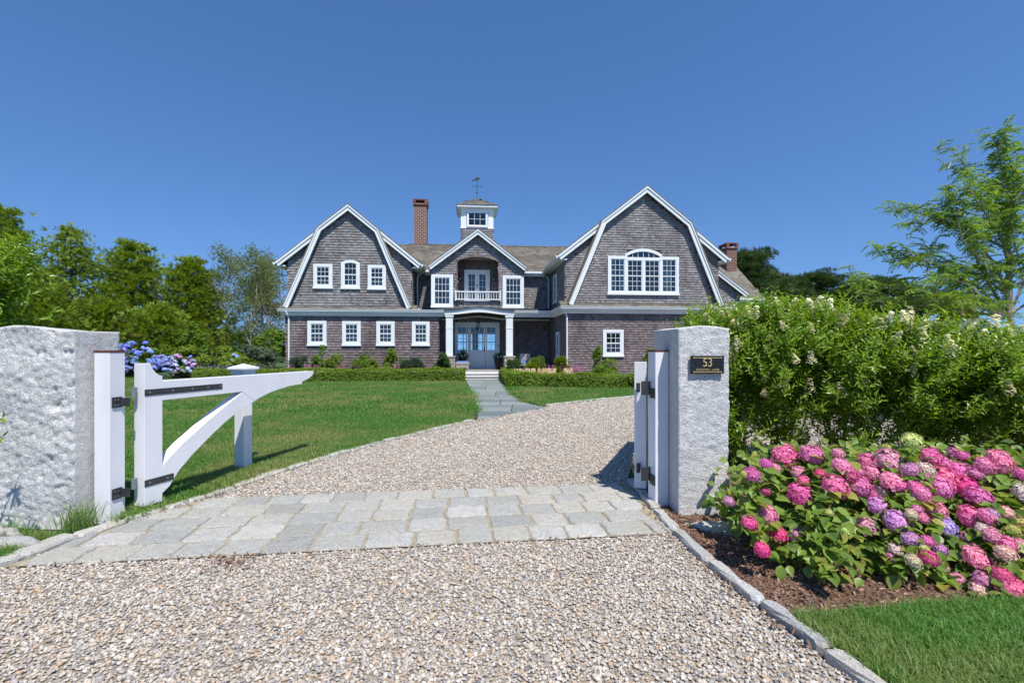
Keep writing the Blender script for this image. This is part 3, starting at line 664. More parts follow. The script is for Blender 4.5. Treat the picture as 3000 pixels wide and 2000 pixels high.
# back wall of the porch with the door opening
wall('porch_back_wall', [(LU1, .4), (-.92, .4), (-.92, 3.95), (LU1, 3.95)], [], (0, VP, 0), X1, .14, M_SHB)
wall('porch_back_wall', [(1.86, .4), (RU0, .4), (RU0, 3.95), (1.86, 3.95)], [], (0, VP, 0), X1, .14, M_SHB)
wall('porch_back_wall', [(-.92, 3.35), (1.86, 3.35), (1.86, 3.95), (-.92, 3.95)], [], (0, VP, 0), X1, .14, M_SHB)
D0, D1 = -.92, 1.86
dr = hp(MB().box(D0, VP-.1, FL, D0+.17, VP, 3.35).box(D1-.17, VP-.1, FL, D1, VP, 3.35).box(D0+.17, VP-.1, 3.12, D1-.17, VP, 3.35).box(D0+.17, VP-.07, FL, D1-.17, VP+.02, FL+.08), 'front_door', M_WHITE)
lv = MB()
for a, b, g0, g1, nc in ((D0+.17, -.16, -.73, -.23, 2), (-.13, .98, .08, .86, 3), (1.0, D1-.17, 1.08, 1.6, 2)):
    lv.box(a, VP-.06, FL+.08, g0, VP-.02, 3.12).box(g1, VP-.06, FL+.08, b, VP-.02, 3.12).box(g0, VP-.059, FL+.08, g1, VP-.02, 1.63).box(g0, VP-.059, 3.03, g1, VP-.02, 3.12)
    lv.box(a+.1, VP-.07, FL+.2, b-.1, VP-.055, 1.5)
    pw = (g1-g0)/nc; ph = 1.4/4
    for i in range(1, nc): lv.box(g0+i*pw-.011, VP-.055, 1.63, g0+i*pw+.011, VP-.03, 3.03)
    for j in range(1, 4): lv.box(g0, VP-.053, 1.63+j*ph-.011, g1, VP-.032, 1.63+j*ph+.011)
    for i in range(nc):
        for j in range(4): link('pane', pane(pw, ph), dr, loc=(g0+i*pw, VP-.045, 1.63+j*ph))
lv.build('door_leaf', M_WHITE, dr)
MB().box(.9, VP-.09, 1.5, .95, VP-.06, 1.78).tube([(.93, VP-.1, 1.66), (.8, VP-.12, 1.66)], .014).build('handle', M_IRON, dr)
MB().box(D1-.1, VP-.13, 1.84, D1-.06, VP-.1, 1.96).build('door_bell', M_IRON, dr)
# hall that one can see through to the far side
hp(MB().box(D0-.1, VP+.15, .3, D1+.1, 37.8, FL).box(D0-.2, VP+.15, FL, D0-.1, 37.8, 3.1).box(D1+.1, VP+.15, FL, D1+.2, 37.8, 3.1).box(D0-.1, VP+.15, 2.86, D1+.1, 37.8, 3.1).box(.2, 37, FL, .65, 37.2, 2.86).box(.95, 37, FL, 1.0, 37.1, 2.86).box(-.5, 37, FL, -.45, 37.1, 2.86).box(D0-.1, 37, 2.2, D1+.1, 37.1, 2.26).box(D0-.1, 37, FL, D1+.1, 37.1, 1.3), 'entrance_hall', M_DARK)

# eaves of the ground floor: gutter, fascia and soffit swept round the corners
gut = lambda z: [(0, z), (.0, z-.1), (-.02, z-.12), (-.11, z-.12), (-.11, z)]
gut = lambda z: [(.0, z), (-.005, z-.035), (-.03, z-.06), (-.035, z-.12), (-.12, z-.12), (-.12, z)]
fas = lambda z: [(-.125, z-.02), (-.125, z-.2), (-.17, z-.24), (-.22, z-.3), (-.22, z-.36), (-.45, z-.36), (-.45, z-.02)]
pL = [(LU0-.35, 31), (LU0-.35, 27.75), (-1.46, 27.75)]
pR = [(2.58, 27.75), (RU0-.4, 27.75), (RU0-.4, 24.7), (RU1+.4, 24.7), (RU1+.4, 29)]
for p in (pL, pR):
    hp(MB().sweep(gut(3.9), p), 'gutter', M_WHITE); hp(MB().sweep(fas(3.9), p), 'fascia', M_WHITE)
# skirt roofs
def skirt(u0, u1, v0, v1, z0, z1):
    hp(MB().add([(u0, v0, z0), (u1, v0, z0), (u1, v1, z1), (u0, v1, z1), (u0, v1, z0-.1), (u1, v1, z0-.1), (u0, v0, z0-.1), (u1, v0, z0-.1)], [(0,1,2,3), (0,3,4,6), (1,7,5,2), (4,5,7,6)]), 'skirt_roof', M_ROOF)
    L2 = math.hypot(v1-v0, z1-z0); roof_field((0, v0, z0+.004), X1, (0, (v1-v0)/L2, (z1-z0)/L2), [(u0, 0), (u1, 0), (u1, L2), (u0, L2)], 'skirt_shingles', expo=.12)
skirt(LU0-.3, -3.0, 27.8, 28.45, 3.9, 4.2); skirt(RU0-.33, RU1+.33, 24.75, 25.55, 3.9, 4.24)
# downspouts
def spout(pts, name='downspout'): hp(MB().tube(pts, .045, 8), name, M_WHITE)
spout([(LU0+.12, 27.78, 3.78), (LU0+.18, 27.85, 3.6), (LU0+.2, 28.03, 3.4), (LU0+.2, 28.03, .05)])
spout([(RU0-.2, 24.9, 3.75), (RU0-.05, 25.02, 3.55), (RU0+.02, 25.02, 3.4), (RU0+.02, 25.02, .05)])
spout([(LG+4.1, 29.8, 6.38), (LG+3.72, 29.9, 6.2), (LG+3.66, 29.9, 6.05), (LG+3.66, 29.9, 4.15), (LG+3.8, 29.85, 4.06)])
spout([(RG-4.78, 29.9, 6.36), (RG-4.5, 30.05, 6.15), (RG-4.45, 30.05, 6.0), (RG-4.45, 30.05, 4.15), (RG-4.55, 30, 4.06)])

# --- bricks
def bricks(parent, u0, u1, v0, v1, z0, z1, cap):
    n0 = cap[0]; bl, bh = .26, .092
    mesh = {}
    z = z0; r = 0; extra = MB()
    while z < z1-.03:
        for side in range(3):
            L = (u1-u0) if side == 0 else (v1-v0); k = max(2, round(L/.27)); step = L/k
            for i in range(-1, k+1):
                a = i*step+(step/2 if r % 2 else 0); b = a+step; a = max(a, 0); b = min(b, L)
                if b-a < .04: continue
                a += .014; b -= .014; t = .008+random.random()*.006
                key = (side, round(b-a, 2))
                if side == 0: bb = ((0, -t, 0), (b-a, .03, bh)); loc = (u0+a, v0, z)
                elif side == 1: bb = ((-.03, 0, 0), (t, b-a, bh)); loc = (u1, v0+a, z)
                else: bb = ((-t, 0, 0), (.03, b-a, bh)); loc = (u0, v0+a, z)
                if cap[0] > 0 and side != (2 if u0 < 0 else 1):
                    if key not in mesh: mesh[key] = MB().box(*bb[0], *bb[1]).mesh('brick', M_BRICK)
                    link('brick', mesh[key], parent, loc=loc); cap[0] -= 1
                else: extra.box(*[loc[q]+bb[0][q] for q in range(3)], *[loc[q]+bb[1][q] for q in range(3)])
        z += bh+.03; r += 1
    if extra.v: extra.build('rest_of_bricks', M_BRICK, parent, kind='stuff')
cap = [290]
c1 = hp(MB().box(-3.87, 34.3, 8.4, -3.02, 35.15, 11.75), 'chimney', M_MORTAR)
bricks(c1, -3.87, -3.02, 34.3, 35.15, 8.82, 11.7, cap)
MB().box(-3.95, 34.1, 8.75, -2.94, 34.35, 8.86).build('flashing', M_GALV, c1)
def chimcap(parent, u0, u1, v0, v1, z):
    e = MB().box(u0-.04, v0-.04, z, u1+.04, v1+.04, z+.07).box(u0-.08, v0-.08, z+.07, u1+.08, v1+.08, z+.14)
    for a in (u0-.08, u1-.12):
        for b in (v0-.08, v1-.12): e.box(a, b, z+.14, a+.2, b+.2, z+.4)
    e.box(u0-.08, v0-.08, z+.4, u1+.08, v1+.08, z+.47); e.build('chimney_crown', M_BRICK, parent)
    MB().box(u0-.02, v0-.02, z+.141, u1+.02, v1+.02, z+.18).build('crown_mortar', M_MORTAR, parent)
chimcap(c1, -3.87, -3.02, 34.3, 35.15, 11.7)
c2 = hp(MB().box(18.12, 32.7, 6, 18.82, 33.7, 8.75), 'chimney', M_MORTAR)
bricks(c2, 18.12, 18.82, 32.7, 33.7, 6.9, 8.72, cap); chimcap(c2, 18.12, 18.82, 32.7, 33.7, 8.72)
# --- cupola
CU, CV_ = .52, 34.6
cb = [(CU-1.12, CV_-1.1), (CU+1.12, CV_-1.1)]
wall('cupola_base_wall', [(CU-1.13, 8.7), (CU+1.13, 8.7), (CU+1.13, 10.02), (CU-1.13, 10.02)], [], (0, CV_-1.1, 0), X1, .14)
hp(MB().box(CU-1.13, CV_-1.09, 8.2, CU+1.13, CV_+1.1, 10.0), 'cupola_base', M_WALL)
cu = hp(MB().box(CU-1.12, CV_-1.08, 10.05, CU-.75, CV_-.98, 11.6).box(CU+.75, CV_-1.08, 10.05, CU+1.12, CV_-.98, 11.6).box(CU-.75, CV_-1.08, 11.2, CU+.75, CV_-.98, 11.6).box(CU-.75, CV_-1.08, 10.05, CU+.75, CV_-.98, 10.12)
    .box(CU-1.12, CV_-.98, 10.05, CU-1.02, CV_+1.1, 11.6).box(CU+1.02, CV_-.98, 10.05, CU+1.12, CV_+1.1, 11.6).box(CU-1.02, CV_+1.0, 10.05, CU+1.02, CV_+1.1, 11.6).box(CU-1.17, CV_-1.14, 10.0, CU+1.17, CV_+1.14, 10.06)
    .box(CU-.9, CV_-1.11, 10.06, CU-.84, CV_-1.08, 11.6).box(CU+.84, CV_-1.11, 10.06, CU+.9, CV_-1.08, 11.6), 'cupola', M_WHITE)
MB().box(CU-1.02, CV_-.5, 10.1, CU+1.02, CV_-.45, 11.5).build('unlit_room_panel', M_DARK, cu)
window(CU-.72, CU+.72, 10.1, 11.2, CV_-1.08, 3, (2, 0), cas=.09, botlift=.05, name='cupola_window')
E_ = 1.4; pk = 12.42
hp(MB().box(CU-E_, CV_-E_, 11.42, CU+E_, CV_+E_, 11.56), 'cupola_fascia', M_WHITE)
hp(MB().add([(CU-E_-.04, CV_-E_-.04, 11.56), (CU+E_+.04, CV_-E_-.04, 11.56), (CU+E_+.04, CV_+E_+.04, 11.56), (CU-E_-.04, CV_+E_+.04, 11.56), (CU, CV_, pk)], [(0,1,4), (1,2,4), (2,3,4), (3,0,4), (3,2,1,0)]), 'cupola_roof', M_ROOF)
sl = math.hypot(E_+.04, pk-11.56)
for k in range(4):
    a = k*math.pi/2; A = (math.cos(a), math.sin(a), 0); n_ = (-math.sin(a), math.cos(a))
    roof_field((CU-n_[0]*(E_+.04), CV_-n_[1]*(E_+.04), 11.563), A, (n_[0]*(E_+.04)/sl, n_[1]*(E_+.04)/sl, (pk-11.56)/sl), [(-E_, 0), (E_, 0), (0, sl)], 'cupola_shingles')
# weathervane
wv = hp(MB().tube([(CU, CV_, pk-.05), (CU, CV_, 13.75)], .018, 6).lathe([(.02, -.06), (.06, -.02), (.06, .02), (.02, .06)], (CU, CV_, 12.83), 10).lathe([(.015, -.04), (.04, 0), (.015, .04)], (CU, CV_, 13.28), 8), 'weathervane', M_IRON)
MB().tube([(CU-.3, CV_, 13.28), (CU+.3, CV_, 13.28)], .01).tube([(CU, CV_-.3, 13.28), (CU, CV_+.3, 13.28)], .01).box(CU-.36, CV_-.01, 13.22, CU-.34, CV_+.01, 13.34).box(CU-.3, CV_-.01, 13.22, CU-.28, CV_+.01, 13.34).prism([(CU-.36, 13.34), (CU-.34, 13.34), (CU-.28, 13.22), (CU-.3, 13.22)], CV_-.01, CV_+.01)\
  .box(CU+.28, CV_-.01, 13.325, CU+.36, CV_+.01, 13.34).box(CU+.28, CV_-.01, 13.27, CU+.36, CV_+.01, 13.285).box(CU+.28, CV_-.01, 13.22, CU+.36, CV_+.01, 13.235).box(CU+.28, CV_-.01, 13.27, CU+.295, CV_+.01, 13.34).box(CU+.345, CV_-.01, 13.22, CU+.36, CV_+.01, 13.28).build('compass_arms', M_IRON, wv)
fish = [(-.33,-.2), (-.3,-.08), (-.32,.0), (-.22,-.07), (-.1,.0), (-.02,.1), (.02,.17), (.08,.13), (.18,.15), (.27,.12), (.28,.06), (.2,-.02), (.1,-.07), (.07,-.13), (.02,-.09), (-.1,-.11), (-.22,-.13)]
MB().prism([(CU+x*.9-.05, 13.8+z*.9) for x, z in fish], CV_-.03, CV_+.03).build('fish', M_IRON, wv, .008)
# --- low wing at the far right
wall('end_wing_wall', [(13.9, 2.6), (16.6, 2.6), (16.6, 5.15), (13.9, 7.1)], [], (0, 28.5, 0), X1, .13)
rake([(13.6, 7.5), (15.3, 6.3), (17.05, 5.02)], 28.2, 28.3, .25)
hp(MB().prism([(13.6, 7.55), (17.08, 5.06), (17.05, 5.0), (13.6, 7.48)], 28.15, 30.4), 'roof_edge', M_ROOF)
hp(MB().add([(13.4, 30, 4.98), (19.15, 30, 4.98), (19.15, 34.1, 8.25), (13.4, 34.1, 8.25), (13.4, 38, 5), (19.15, 38, 5)], [(0,1,2,3), (3,2,5,4)]), 'end_wing_roof', M_ROOF)
L2 = math.hypot(4.1, 3.27); roof_field((0, 30, 4.99), X1, (0, 4.1/L2, 3.27/L2), [(13.4, 0), (19.15, 0), (19.15, L2), (13.4, L2)])
hp(MB().box(16.6, 29.86, 4.86, 19.1, 29.99, 4.98).box(16.6, 29.99, 4.7, 19.1, 30.2, 4.86), 'gutter', M_WHITE)
wall('end_wing_front_wall', [(16.6, 0), (18.9, 0), (18.9, 4.8), (16.6, 4.8)], [], (0, 30.3, 0), X1, .14)
hp(MB().prism([(30.3, 0), (37.5, 0), (37.5, 5), (34.1, 8.1), (30.3, 5)], 0, .1).mesh and MB().add([(18.9, 30.3, 0), (18.9, 37.5, 0), (18.9, 37.5, 5), (18.9, 34.1, 8.1), (18.9, 30.3, 5)], [(0,1,2,3,4)]), 'end_wing_side_wall', M_WALL)
hp(MB().box(13.9, 28.6, 0, 16.6, 34, 2.62), 'end_wing_base', M_WALL)
hp(MB().box(LU0+.1, 37.9, 0, 18.8, 38, 5), 'back_wall', M_WALL) if False else None
# ------------------------------------------------------------- ground, lawns, drive
def sheet(name, poly, z, mat, kind='structure', sub=None):
    tr = tessellate_polygon([[Vector((*p, 0)) for p in poly]])
    f = []
    for t in tr:
        A, B, C = (Vector((*poly[i], 0)) for i in t); f.append(t if (B-A).cross(C-A).z > 0 else t[::-1])
    m = MB().add([(*p, z) for p in poly], f); return link(name, m.mesh(name, mat, recalc=False), kind=kind)
KL = [(-4.25, 3.05), (-3.95, 3.35), (-3.72, 3.62), (-3.66, 4.08), (-3.55, 4.55), (-3.40, 4.9), (-3.22, 5.46), (-3.02, 6.27), (-2.74, 7.15), (-2.23, 8.37), (-1.52, 9.7), (-.86, 11.1)]
KR = [(1.40, 5.9), (1.39, 5.0), (1.40, 4.33), (1.42, 3.78), (1.475, 3.3), (1.545, 2.9), (1.62, 2.54), (1.67, 2.33), (1.76, 1.9), (1.86, 1.4)]
KF = [(1.05, 13.85), (1.8, 14.6), (2.9, 15.6), (4.16, 16.5), (6, 17.3), (9, 17.9), (13, 18), (20, 17)]
PL = [WX(-.24, 26.65), (-1.45, 17.7), (-.93, 13.1), (-.86, 11.1)]
PR = [WX(1.7, 26.65), (-.19, 19.65), (.32, 14.75), (.72, 13.5), (1.05, 13.85)]
sheet('ground', [(-900, -60), (900, -60), (900, 1500), (-900, 1500)], -.03, plain('field_ground', (.07,.11,.035), .95, .1, nscale=.4, var=.3))
drive = KL[::-1]+[(-4.6, 2.5), (-8, 1.2), (-8, -3), (8, -3), (2.2, .8)]+KR[::-1]+[(1.75, 7), (2.1, 7.6), (9, 7.9), (20, 7.5)]+KF[::-1]
sheet('gravel_driveway', drive, -.006, M_GRAVEL)
lawn_l = KL[4:]+PL[::-1][1:]+[WX(-.3, 25.6), WX(-8, 27.5), WX(-13.6, 26.5), (-22, 28.6), (-36, 31), (-36, 4.6), (-4.4, 4.8)]
LAWN_L = [(-3.63, 4.6)]+[(x-.14, y) for x, y in KL[5:]]+[(PL[2][0]-.03, PL[2][1]), (PL[1][0]-.03, PL[1][1]), WX(-.4, 25.0), WX(-9, 25.4), WX(-14, 26.5), (-22, 28.4), (-36, 31), (-36, 4.8), (-4.3, 4.75)]
sheet('lawn', LAWN_L, 0.0, M_GBASE)
LAWN_R = [(-.16, 19.65), (.34, 14.8), (1.05, 14.0), (1.8, 14.75), (2.9, 15.75), (4.16, 16.65), (6, 17.45), (9, 18.05), (13, 18.15), (20, 17.2), (24, 20), (20, 24), (7, 20.2), (5.0, 20.1), (-.1, 20.9)]
sheet('lawn', LAWN_R, 0.0, M_GBASE)
LAWN_F = [(1.645, 2.84), (1.7, 2.57), (1.78, 2.25), (1.88, 1.8), (1.96, 1.3), (16, 1.3), (16, 3.6), (9, 3.4), (5, 3.16), (3.31, 3.06), (2.55, 2.98), (2.1, 2.9)]
sheet('lawn', LAWN_F, 0.0, M_GBASE)
LAWN_V = [(-3.86, 3.62), (-4.4, 3.1), (-8, 1.6), (-8, 4.1), (-4.3, 4.15), (-3.9, 4.1)]
sheet('lawn', LAWN_V, 0.0, M_GBASE)
MULCH = [(1.48, 4.5), (1.5, 3.85), (1.56, 3.32), (1.63, 2.94), (2.1, 2.99), (2.55, 3.06), (3.31, 3.13), (5, 3.22), (9, 3.4), (16, 3.6), (16, 7.4), (12, 7.6), (1.8, 7.3), (1.5, 5.7)]
sheet('mulch_bed', MULCH, .004, M_MULCH)
sheet('house_bed', [WX(-14, 26.2), WX(-.35, 25.1), WX(-.35, 27.4), WX(-1.7, 28.2), WX(-14, 28.2)], .006, M_MULCH)
sheet('house_bed', [WX(1.75, 26.6), WX(1.72, 20.9), WX(7, 19.5), WX(16, 20), WX(16, 25.2), WX(5.1, 25.2), WX(5.1, 27.4), WX(1.75, 27.4)], .006, M_MULCH)
sheet('shrub_bed', [(-45, 30), (-22, 28.5), (-13.5, 26), (-13, 40), (-45, 44)], .008, M_MULCH)

# --- stones: kerb pieces, cobble apron, bluestone walk
def stone_mesh(name, poly, h, mat, ch=.012, rough=.006, seed=0, z0=-.03):
    """a slab with a worn top edge from a 2D outline"""
    r = random.Random(seed); P = [Vector(p) for p in poly]; Q = []
    n = len(P)
    for i in range(n):                      # two points near each corner, one or two on each side
        a, b = P[i], P[(i+1) % n]; L = (b-a).length; c = min(.03 if rough > .01 else .015, L*.2)
        d = (b-a)/L; nr = Vector((d.y, -d.x))
        Q.append(a+d*c); 
        for k in range(1, 4): Q.append(a+d*(L*k/4)+nr*r.uniform(-rough, rough*.6))
        Q.append(b-d*c)
    n = len(Q); c = sum(Q, Vector((0, 0)))/n
    up = [q+(c-q).normalized()*ch*r.uniform(.7, 1.5) for q in Q]; m = MB()
    vs = [(q.x, q.y, z0) for q in Q]+[(q.x, q.y, h-ch*r.uniform(.7, 1.3)) for q in Q]+[(q.x, q.y, h+r.uniform(-.25, .25)*rough) for q in up]+[(c.x, c.y, h+rough*.3)]
    fs = []
    for i in range(n):
        j = (i+1) % n; fs += [(i, j, n+j, n+i), (n+i, n+j, 2*n+j, 2*n+i), (2*n+i, 2*n+j, 3*n)]
    return m.add(vs, fs).mesh(name, mat)
def kerb(name, line, wdt, side, seglen, h, label, hz=.0, jit=.012, kind='structure'):
    root = empty(name, (line[0][0], line[0][1], 0), 0, kind=kind)
    if label: root['label'] = label
    off = -Vector(root.location); L = [Vector(p) for p in line]
    # resample
    pts = [L[0]]; 
    ds = [0]
    for a, b in zip(L, L[1:]): ds.append(ds[-1]+(b-a).length)
    def at(s):
        s = max(0, min(ds[-1], s))
        for i in range(len(L)-1):
            if s <= ds[i+1]: t = (s-ds[i])/(ds[i+1]-ds[i]); return L[i].lerp(L[i+1], t)
        return L[-1]
    s = 0; k = 0
    while s < ds[-1]-.1:
        e = min(ds[-1], s+seglen*random.uniform(.8, 1.2)); a, b = at(s+.008), at(e-.008); d = (b-a).normalized(); nr = Vector((d.y, -d.x))*side
        j1, j2 = random.uniform(-jit, jit), random.uniform(-jit, jit); w_ = wdt*random.uniform(.9, 1.1)
        q = [a+nr*j1, b+nr*j2, b+nr*(j2+w_), a+nr*(j1+w_)]
        o = link('kerb_stone', stone_mesh('kerb_stone', q, h*random.uniform(.85, 1.15), M_KERB, .018, .012, k+len(line)*77), root, off); s = e; k += 1
    return root
kerb('lawn_kerb', KL[3:], .13, -1, .42, .035, 'low granite kerb between the left lawn and the gravel')
kerb('lawn_kerb', [(-3.66, 4.12), (-3.72, 3.66), (-3.98, 3.35), (-4.3, 3.05), (-5.4, 2.6)], .17, 1, .42, .04, 'granite kerb in front of the big left stone post')
kerb('bed_kerb', KR, .095, -1, .62, .05, 'granite kerb between the gravel and the mulch bed')
kerb('far_kerb', KF, .14, -1, .34, .05, 'granite kerb along the lawn in front of the right hedge')
# apron of granite setts, 5 rows
aprA = math.radians(7.3); ca, sa = math.cos(aprA), math.sin(aprA)
AO = Vector((-3.55, 3.58)); AX = Vector((ca, sa)); AY = Vector((-sa, ca))
apr = empty('cobblestone_apron', (-1, 4.7, 0), 0, kind='structure'); apr['label'] = 'five rows of granite setts laid across the gravel drive'
def left_at(y):
    for (x0, y0), (x1, y1) in zip(KL, KL[1:]):
        if y0 <= y <= y1: return x0+(x1-x0)*(y-y0)/(y1-y0)
    return KL[0][0]
def right_at(y):
    for (x1, y1), (x0, y0) in zip(KR, KR[1:]):
        if y0 <= y <= y1: return x0+(x1-x0)*(y-y0)/(y1-y0)
    return KR[0][0]
APR = [AO-AX*.3, AO+AX*4.95, AO+AX*4.95+AY*1.56, AO-AX*.3+AY*1.56]
APR = [(p.x, p.y) for p in APR]
cor = []
for k in range(12):
    t = k/11*1.56; a = AO+AY*t
ab = []
for t in np.linspace(0, 1.56, 8):
    # crossing with the left kerb along AX
    for s_ in np.arange(-1.2, 2, .02):
        p = AO+AX*s_+AY*t
        if p.x > left_at(p.y)+.01: break
    ab.append((p.x, p.y))
bb = []
for t in np.linspace(1.56, 0, 8):
    for s_ in np.arange(4, 6, .02):
        p = AO+AX*s_+AY*t
        if p.x > right_at(p.y)-.01: break
    bb.append((p.x, p.y))
jb = sheet('joint_bed', ab+bb, .009, M_JOINT); jb.parent = apr; jb.location = (1, -4.7, 0); del jb['kind']
rows = 5; rh = 1.56/rows
for r in range(rows):
    s0 = -1.0-(r % 2)*.2-random.random()*.1
    while s0 < 6:
        w_ = random.uniform(.3, .42); g = random.uniform(.005, .01)
        y0, y1 = r*rh+g, (r+1)*rh-g
        q = [AO+AX*(s0+g)+AY*y0, AO+AX*(s0+w_-g)+AY*y0, AO+AX*(s0+w_-g)+AY*y1, AO+AX*(s0+g)+AY*y1]
        # trim to the kerbs
        for i, p in enumerate(q):
            lo, hi = left_at(p.y)+.012, right_at(p.y)-.012
            if p.x < lo: p += AX*((lo-p.x)/ca)
            if p.x > hi: p += AX*((hi-p.x)/ca)
        if (q[1]-q[0]).length > .09 and (q[2]-q[3]).length > .05:
            o = link('paving_stone', stone_mesh('paving_stone', q, .02+random.uniform(-.003, .004), M_PAVE, .009, .012, int(s0*100)+r*1000, .0), apr, (1, -4.7, 0))
        s0 += w_
# bluestone walk
walk = empty('bluestone_walk', (-.6, 15, 0), 0, kind='structure'); walk['label'] = 'bluestone walk of large rectangular slabs leading to the porch steps'
wp = [p for p in PL]+[(-.80, 11.0), (.74, 13.3)]+PR[::-1]
jb = sheet('joint_bed', wp, .004, M_SOIL); jb.parent = walk; jb.location = (.6, -15, 0); del jb['kind']
def wl(y): 
    P_ = [(-.80, 11.05), (-.93, 13.1), (-1.45, 17.7), PL[0]]
    for a, b in zip(P_, P_[1:]):
        if a[1] <= y <= b[1]: return a[0]+(b[0]-a[0])*(y-a[1])/(b[1]-a[1])
    return P_[0][0] if y < 11 else P_[-1][0]
def wr(y):
    P_ = [(-.78, 11.05), (.1, 12.3), (.95, 13.5), (.32, 14.75), (-.19, 19.65), PR[0]]
    for a, b in zip(P_, P_[1:]):
        if a[1] <= y <= b[1]: return a[0]+(b[0]-a[0])*(y-a[1])/(b[1]-a[1])
    return P_[0][0] if y < 11 else P_[-1][0]
y = 11.12; k = 0
while y < 26.4:
    h = random.choice([.6, .75, .9]) if y < 17 else random.choice([.7, .95, 1.2]); y1 = min(y+h, 26.6); g = .009; gy = .03
    xa = min(wl(y), wl(y1)); xb = max(wr(y), wr(y1)); n = max(1, round((xb-xa)/random.uniform(.75, 1.25)))
    cuts = [xa+(xb-xa)*i/n+(random.uniform(-.18, .18) if 0 < i < n else 0) for i in range(n+1)]
    for i in range(n):
        q = [Vector((cuts[i]+g, y+gy)), Vector((cuts[i+1]-g, y+gy)), Vector((cuts[i+1]-g, y1-gy)), Vector((cuts[i]+g, y1-gy))]
        for p in q: p.x = max(wl(p.y)+.01, min(wr(p.y)-.01, p.x))
        if (q[1]-q[0]).length > .05 or (q[2]-q[3]).length > .08:
            if (q[1]-q[0]).length < .03: q[1].x = q[0].x+.03
            if (q[2]-q[3]).length < .03: q[2].x = q[3].x+.03
            link('flagstone', stone_mesh('flagstone', q, .016+random.uniform(0, .004), M_BLUE, .006, .003, k, 0), walk, (.6, -15, 0)); k += 1
    y = y1

# ------------------------------------------------------------- granite posts
def rough_block(name, w, d, h, amp, mat, seed, top=lambda x, y: 0, res=.02, face_amp=(1, 1, 1, 1, 1)):
    """block with its front-left corner at the origin, x across, y deep; front/right/back/left/top roughness"""
    V = []; F = []; idx = {}
    nx, ny, nz = max(6, int(w/res)), max(6, int(d/res)), int(h/res)
    def vert(i, j, k):
        key = (i, j, k)
        if key in idx: return idx[key]
        x, y, z = w*i/nx, d*j/ny, h*k/nz; dx = dy = dzz = 0
        p = Vector((x*3+seed, y*3, z*3)); 
        f = noise.fractal(p*.7, .8, 2.2, 3)*.5; wgt = .35+1.1*max(0, (x/w-.45))**1.0; ch = noise.noise(Vector((p.x*1.7+p.z*.5, 2.2, p.z*3.1-p.x*.8))); f -= max(0, ch-.26)*1.3*wgt; ch = noise.noise(Vector((p.x*4+9, 1.2, p.z*6-p.x))); f -= max(0, ch-.22)*1.1*wgt
        f2 = noise.fractal(p*7+Vector((9, 3, 1)), .6, 2.2, 5)
        ff = f*amp+f2*amp*.34
        if j == 0: dy -= ff*face_amp[0]
        if j == ny: dy += ff*face_amp[2]
        if i == 0: dx -= ff*face_amp[3]
        if i == nx: dx += ff*face_amp[1]
        tz = top(x/w, y/d)*(k/nz)**3
        if k == nz: dzz += f*amp*.5*face_amp[4]
        V.append((x+dx, y+dy, z+dzz+tz)); idx[key] = len(V)-1; return idx[key]
    for k in range(nz):
        for i in range(nx): F.append((vert(i,0,k), vert(i+1,0,k), vert(i+1,0,k+1), vert(i,0,k+1))); F.append((vert(i+1,ny,k), vert(i,ny,k), vert(i,ny,k+1), vert(i+1,ny,k+1)))
        for j in range(ny): F.append((vert(0,j+1,k), vert(0,j,k), vert(0,j,k+1), vert(0,j+1,k+1))); F.append((vert(nx,j,k), vert(nx,j+1,k), vert(nx,j+1,k+1), vert(nx,j,k+1)))
    for i in range(nx):
        for j in range(ny): F.append((vert(i,j,nz), vert(i+1,j,nz), vert(i+1,j+1,nz), vert(i,j+1,nz)))
    me = bpy.data.meshes.new(name); me.from_pydata(V, [], F); me.materials.append(mat); me.materials.append(M_GRAN2)
    me.polygons.foreach_set('use_smooth', [True]*len(F))
    return me
# left post: front face almost square to the camera, turned -6 degrees
me = rough_block('stone_post', .92, .456, 1.80, .04, M_GRAN, 3.1, lambda x, y: .05*math.sin(min(1, x*1.25)*math.pi)*(1-.4*y)-.05*max(0, .12-x)/.12, face_amp=(1, .12, 1, 1, .7))
o = link('stone_post', me, rot=(0, 0, R(-6))); o.location = (-3.955-.92*math.cos(R(-6)), 4.365-.92*math.sin(R(-6)), -.02)
tag(o, 'wide rough split granite gate post on the left with a white hinge post beside it', 'stone post')
def side_mat(me, test):
    for p in me.polygons:
        if test(p): p.material_index = 1
me.update(); side_mat(me, lambda p: p.normal.x > .8)
me = rough_block('stone_post', .49, .8, 1.83, .016, M_GRAN, 11.7, lambda x, y: .03*math.sin(min(1, x)*math.pi)+.01*y, face_amp=(1, 1, 1, .15, .6))
me.update(); side_mat(me, lambda p: p.normal.x < -.8)
o = link('stone_post', me); o.location = (1.612, 4.685, -.02)
tag(o, 'narrow grey granite gate post on the right carrying the black house number plaque', 'stone post')
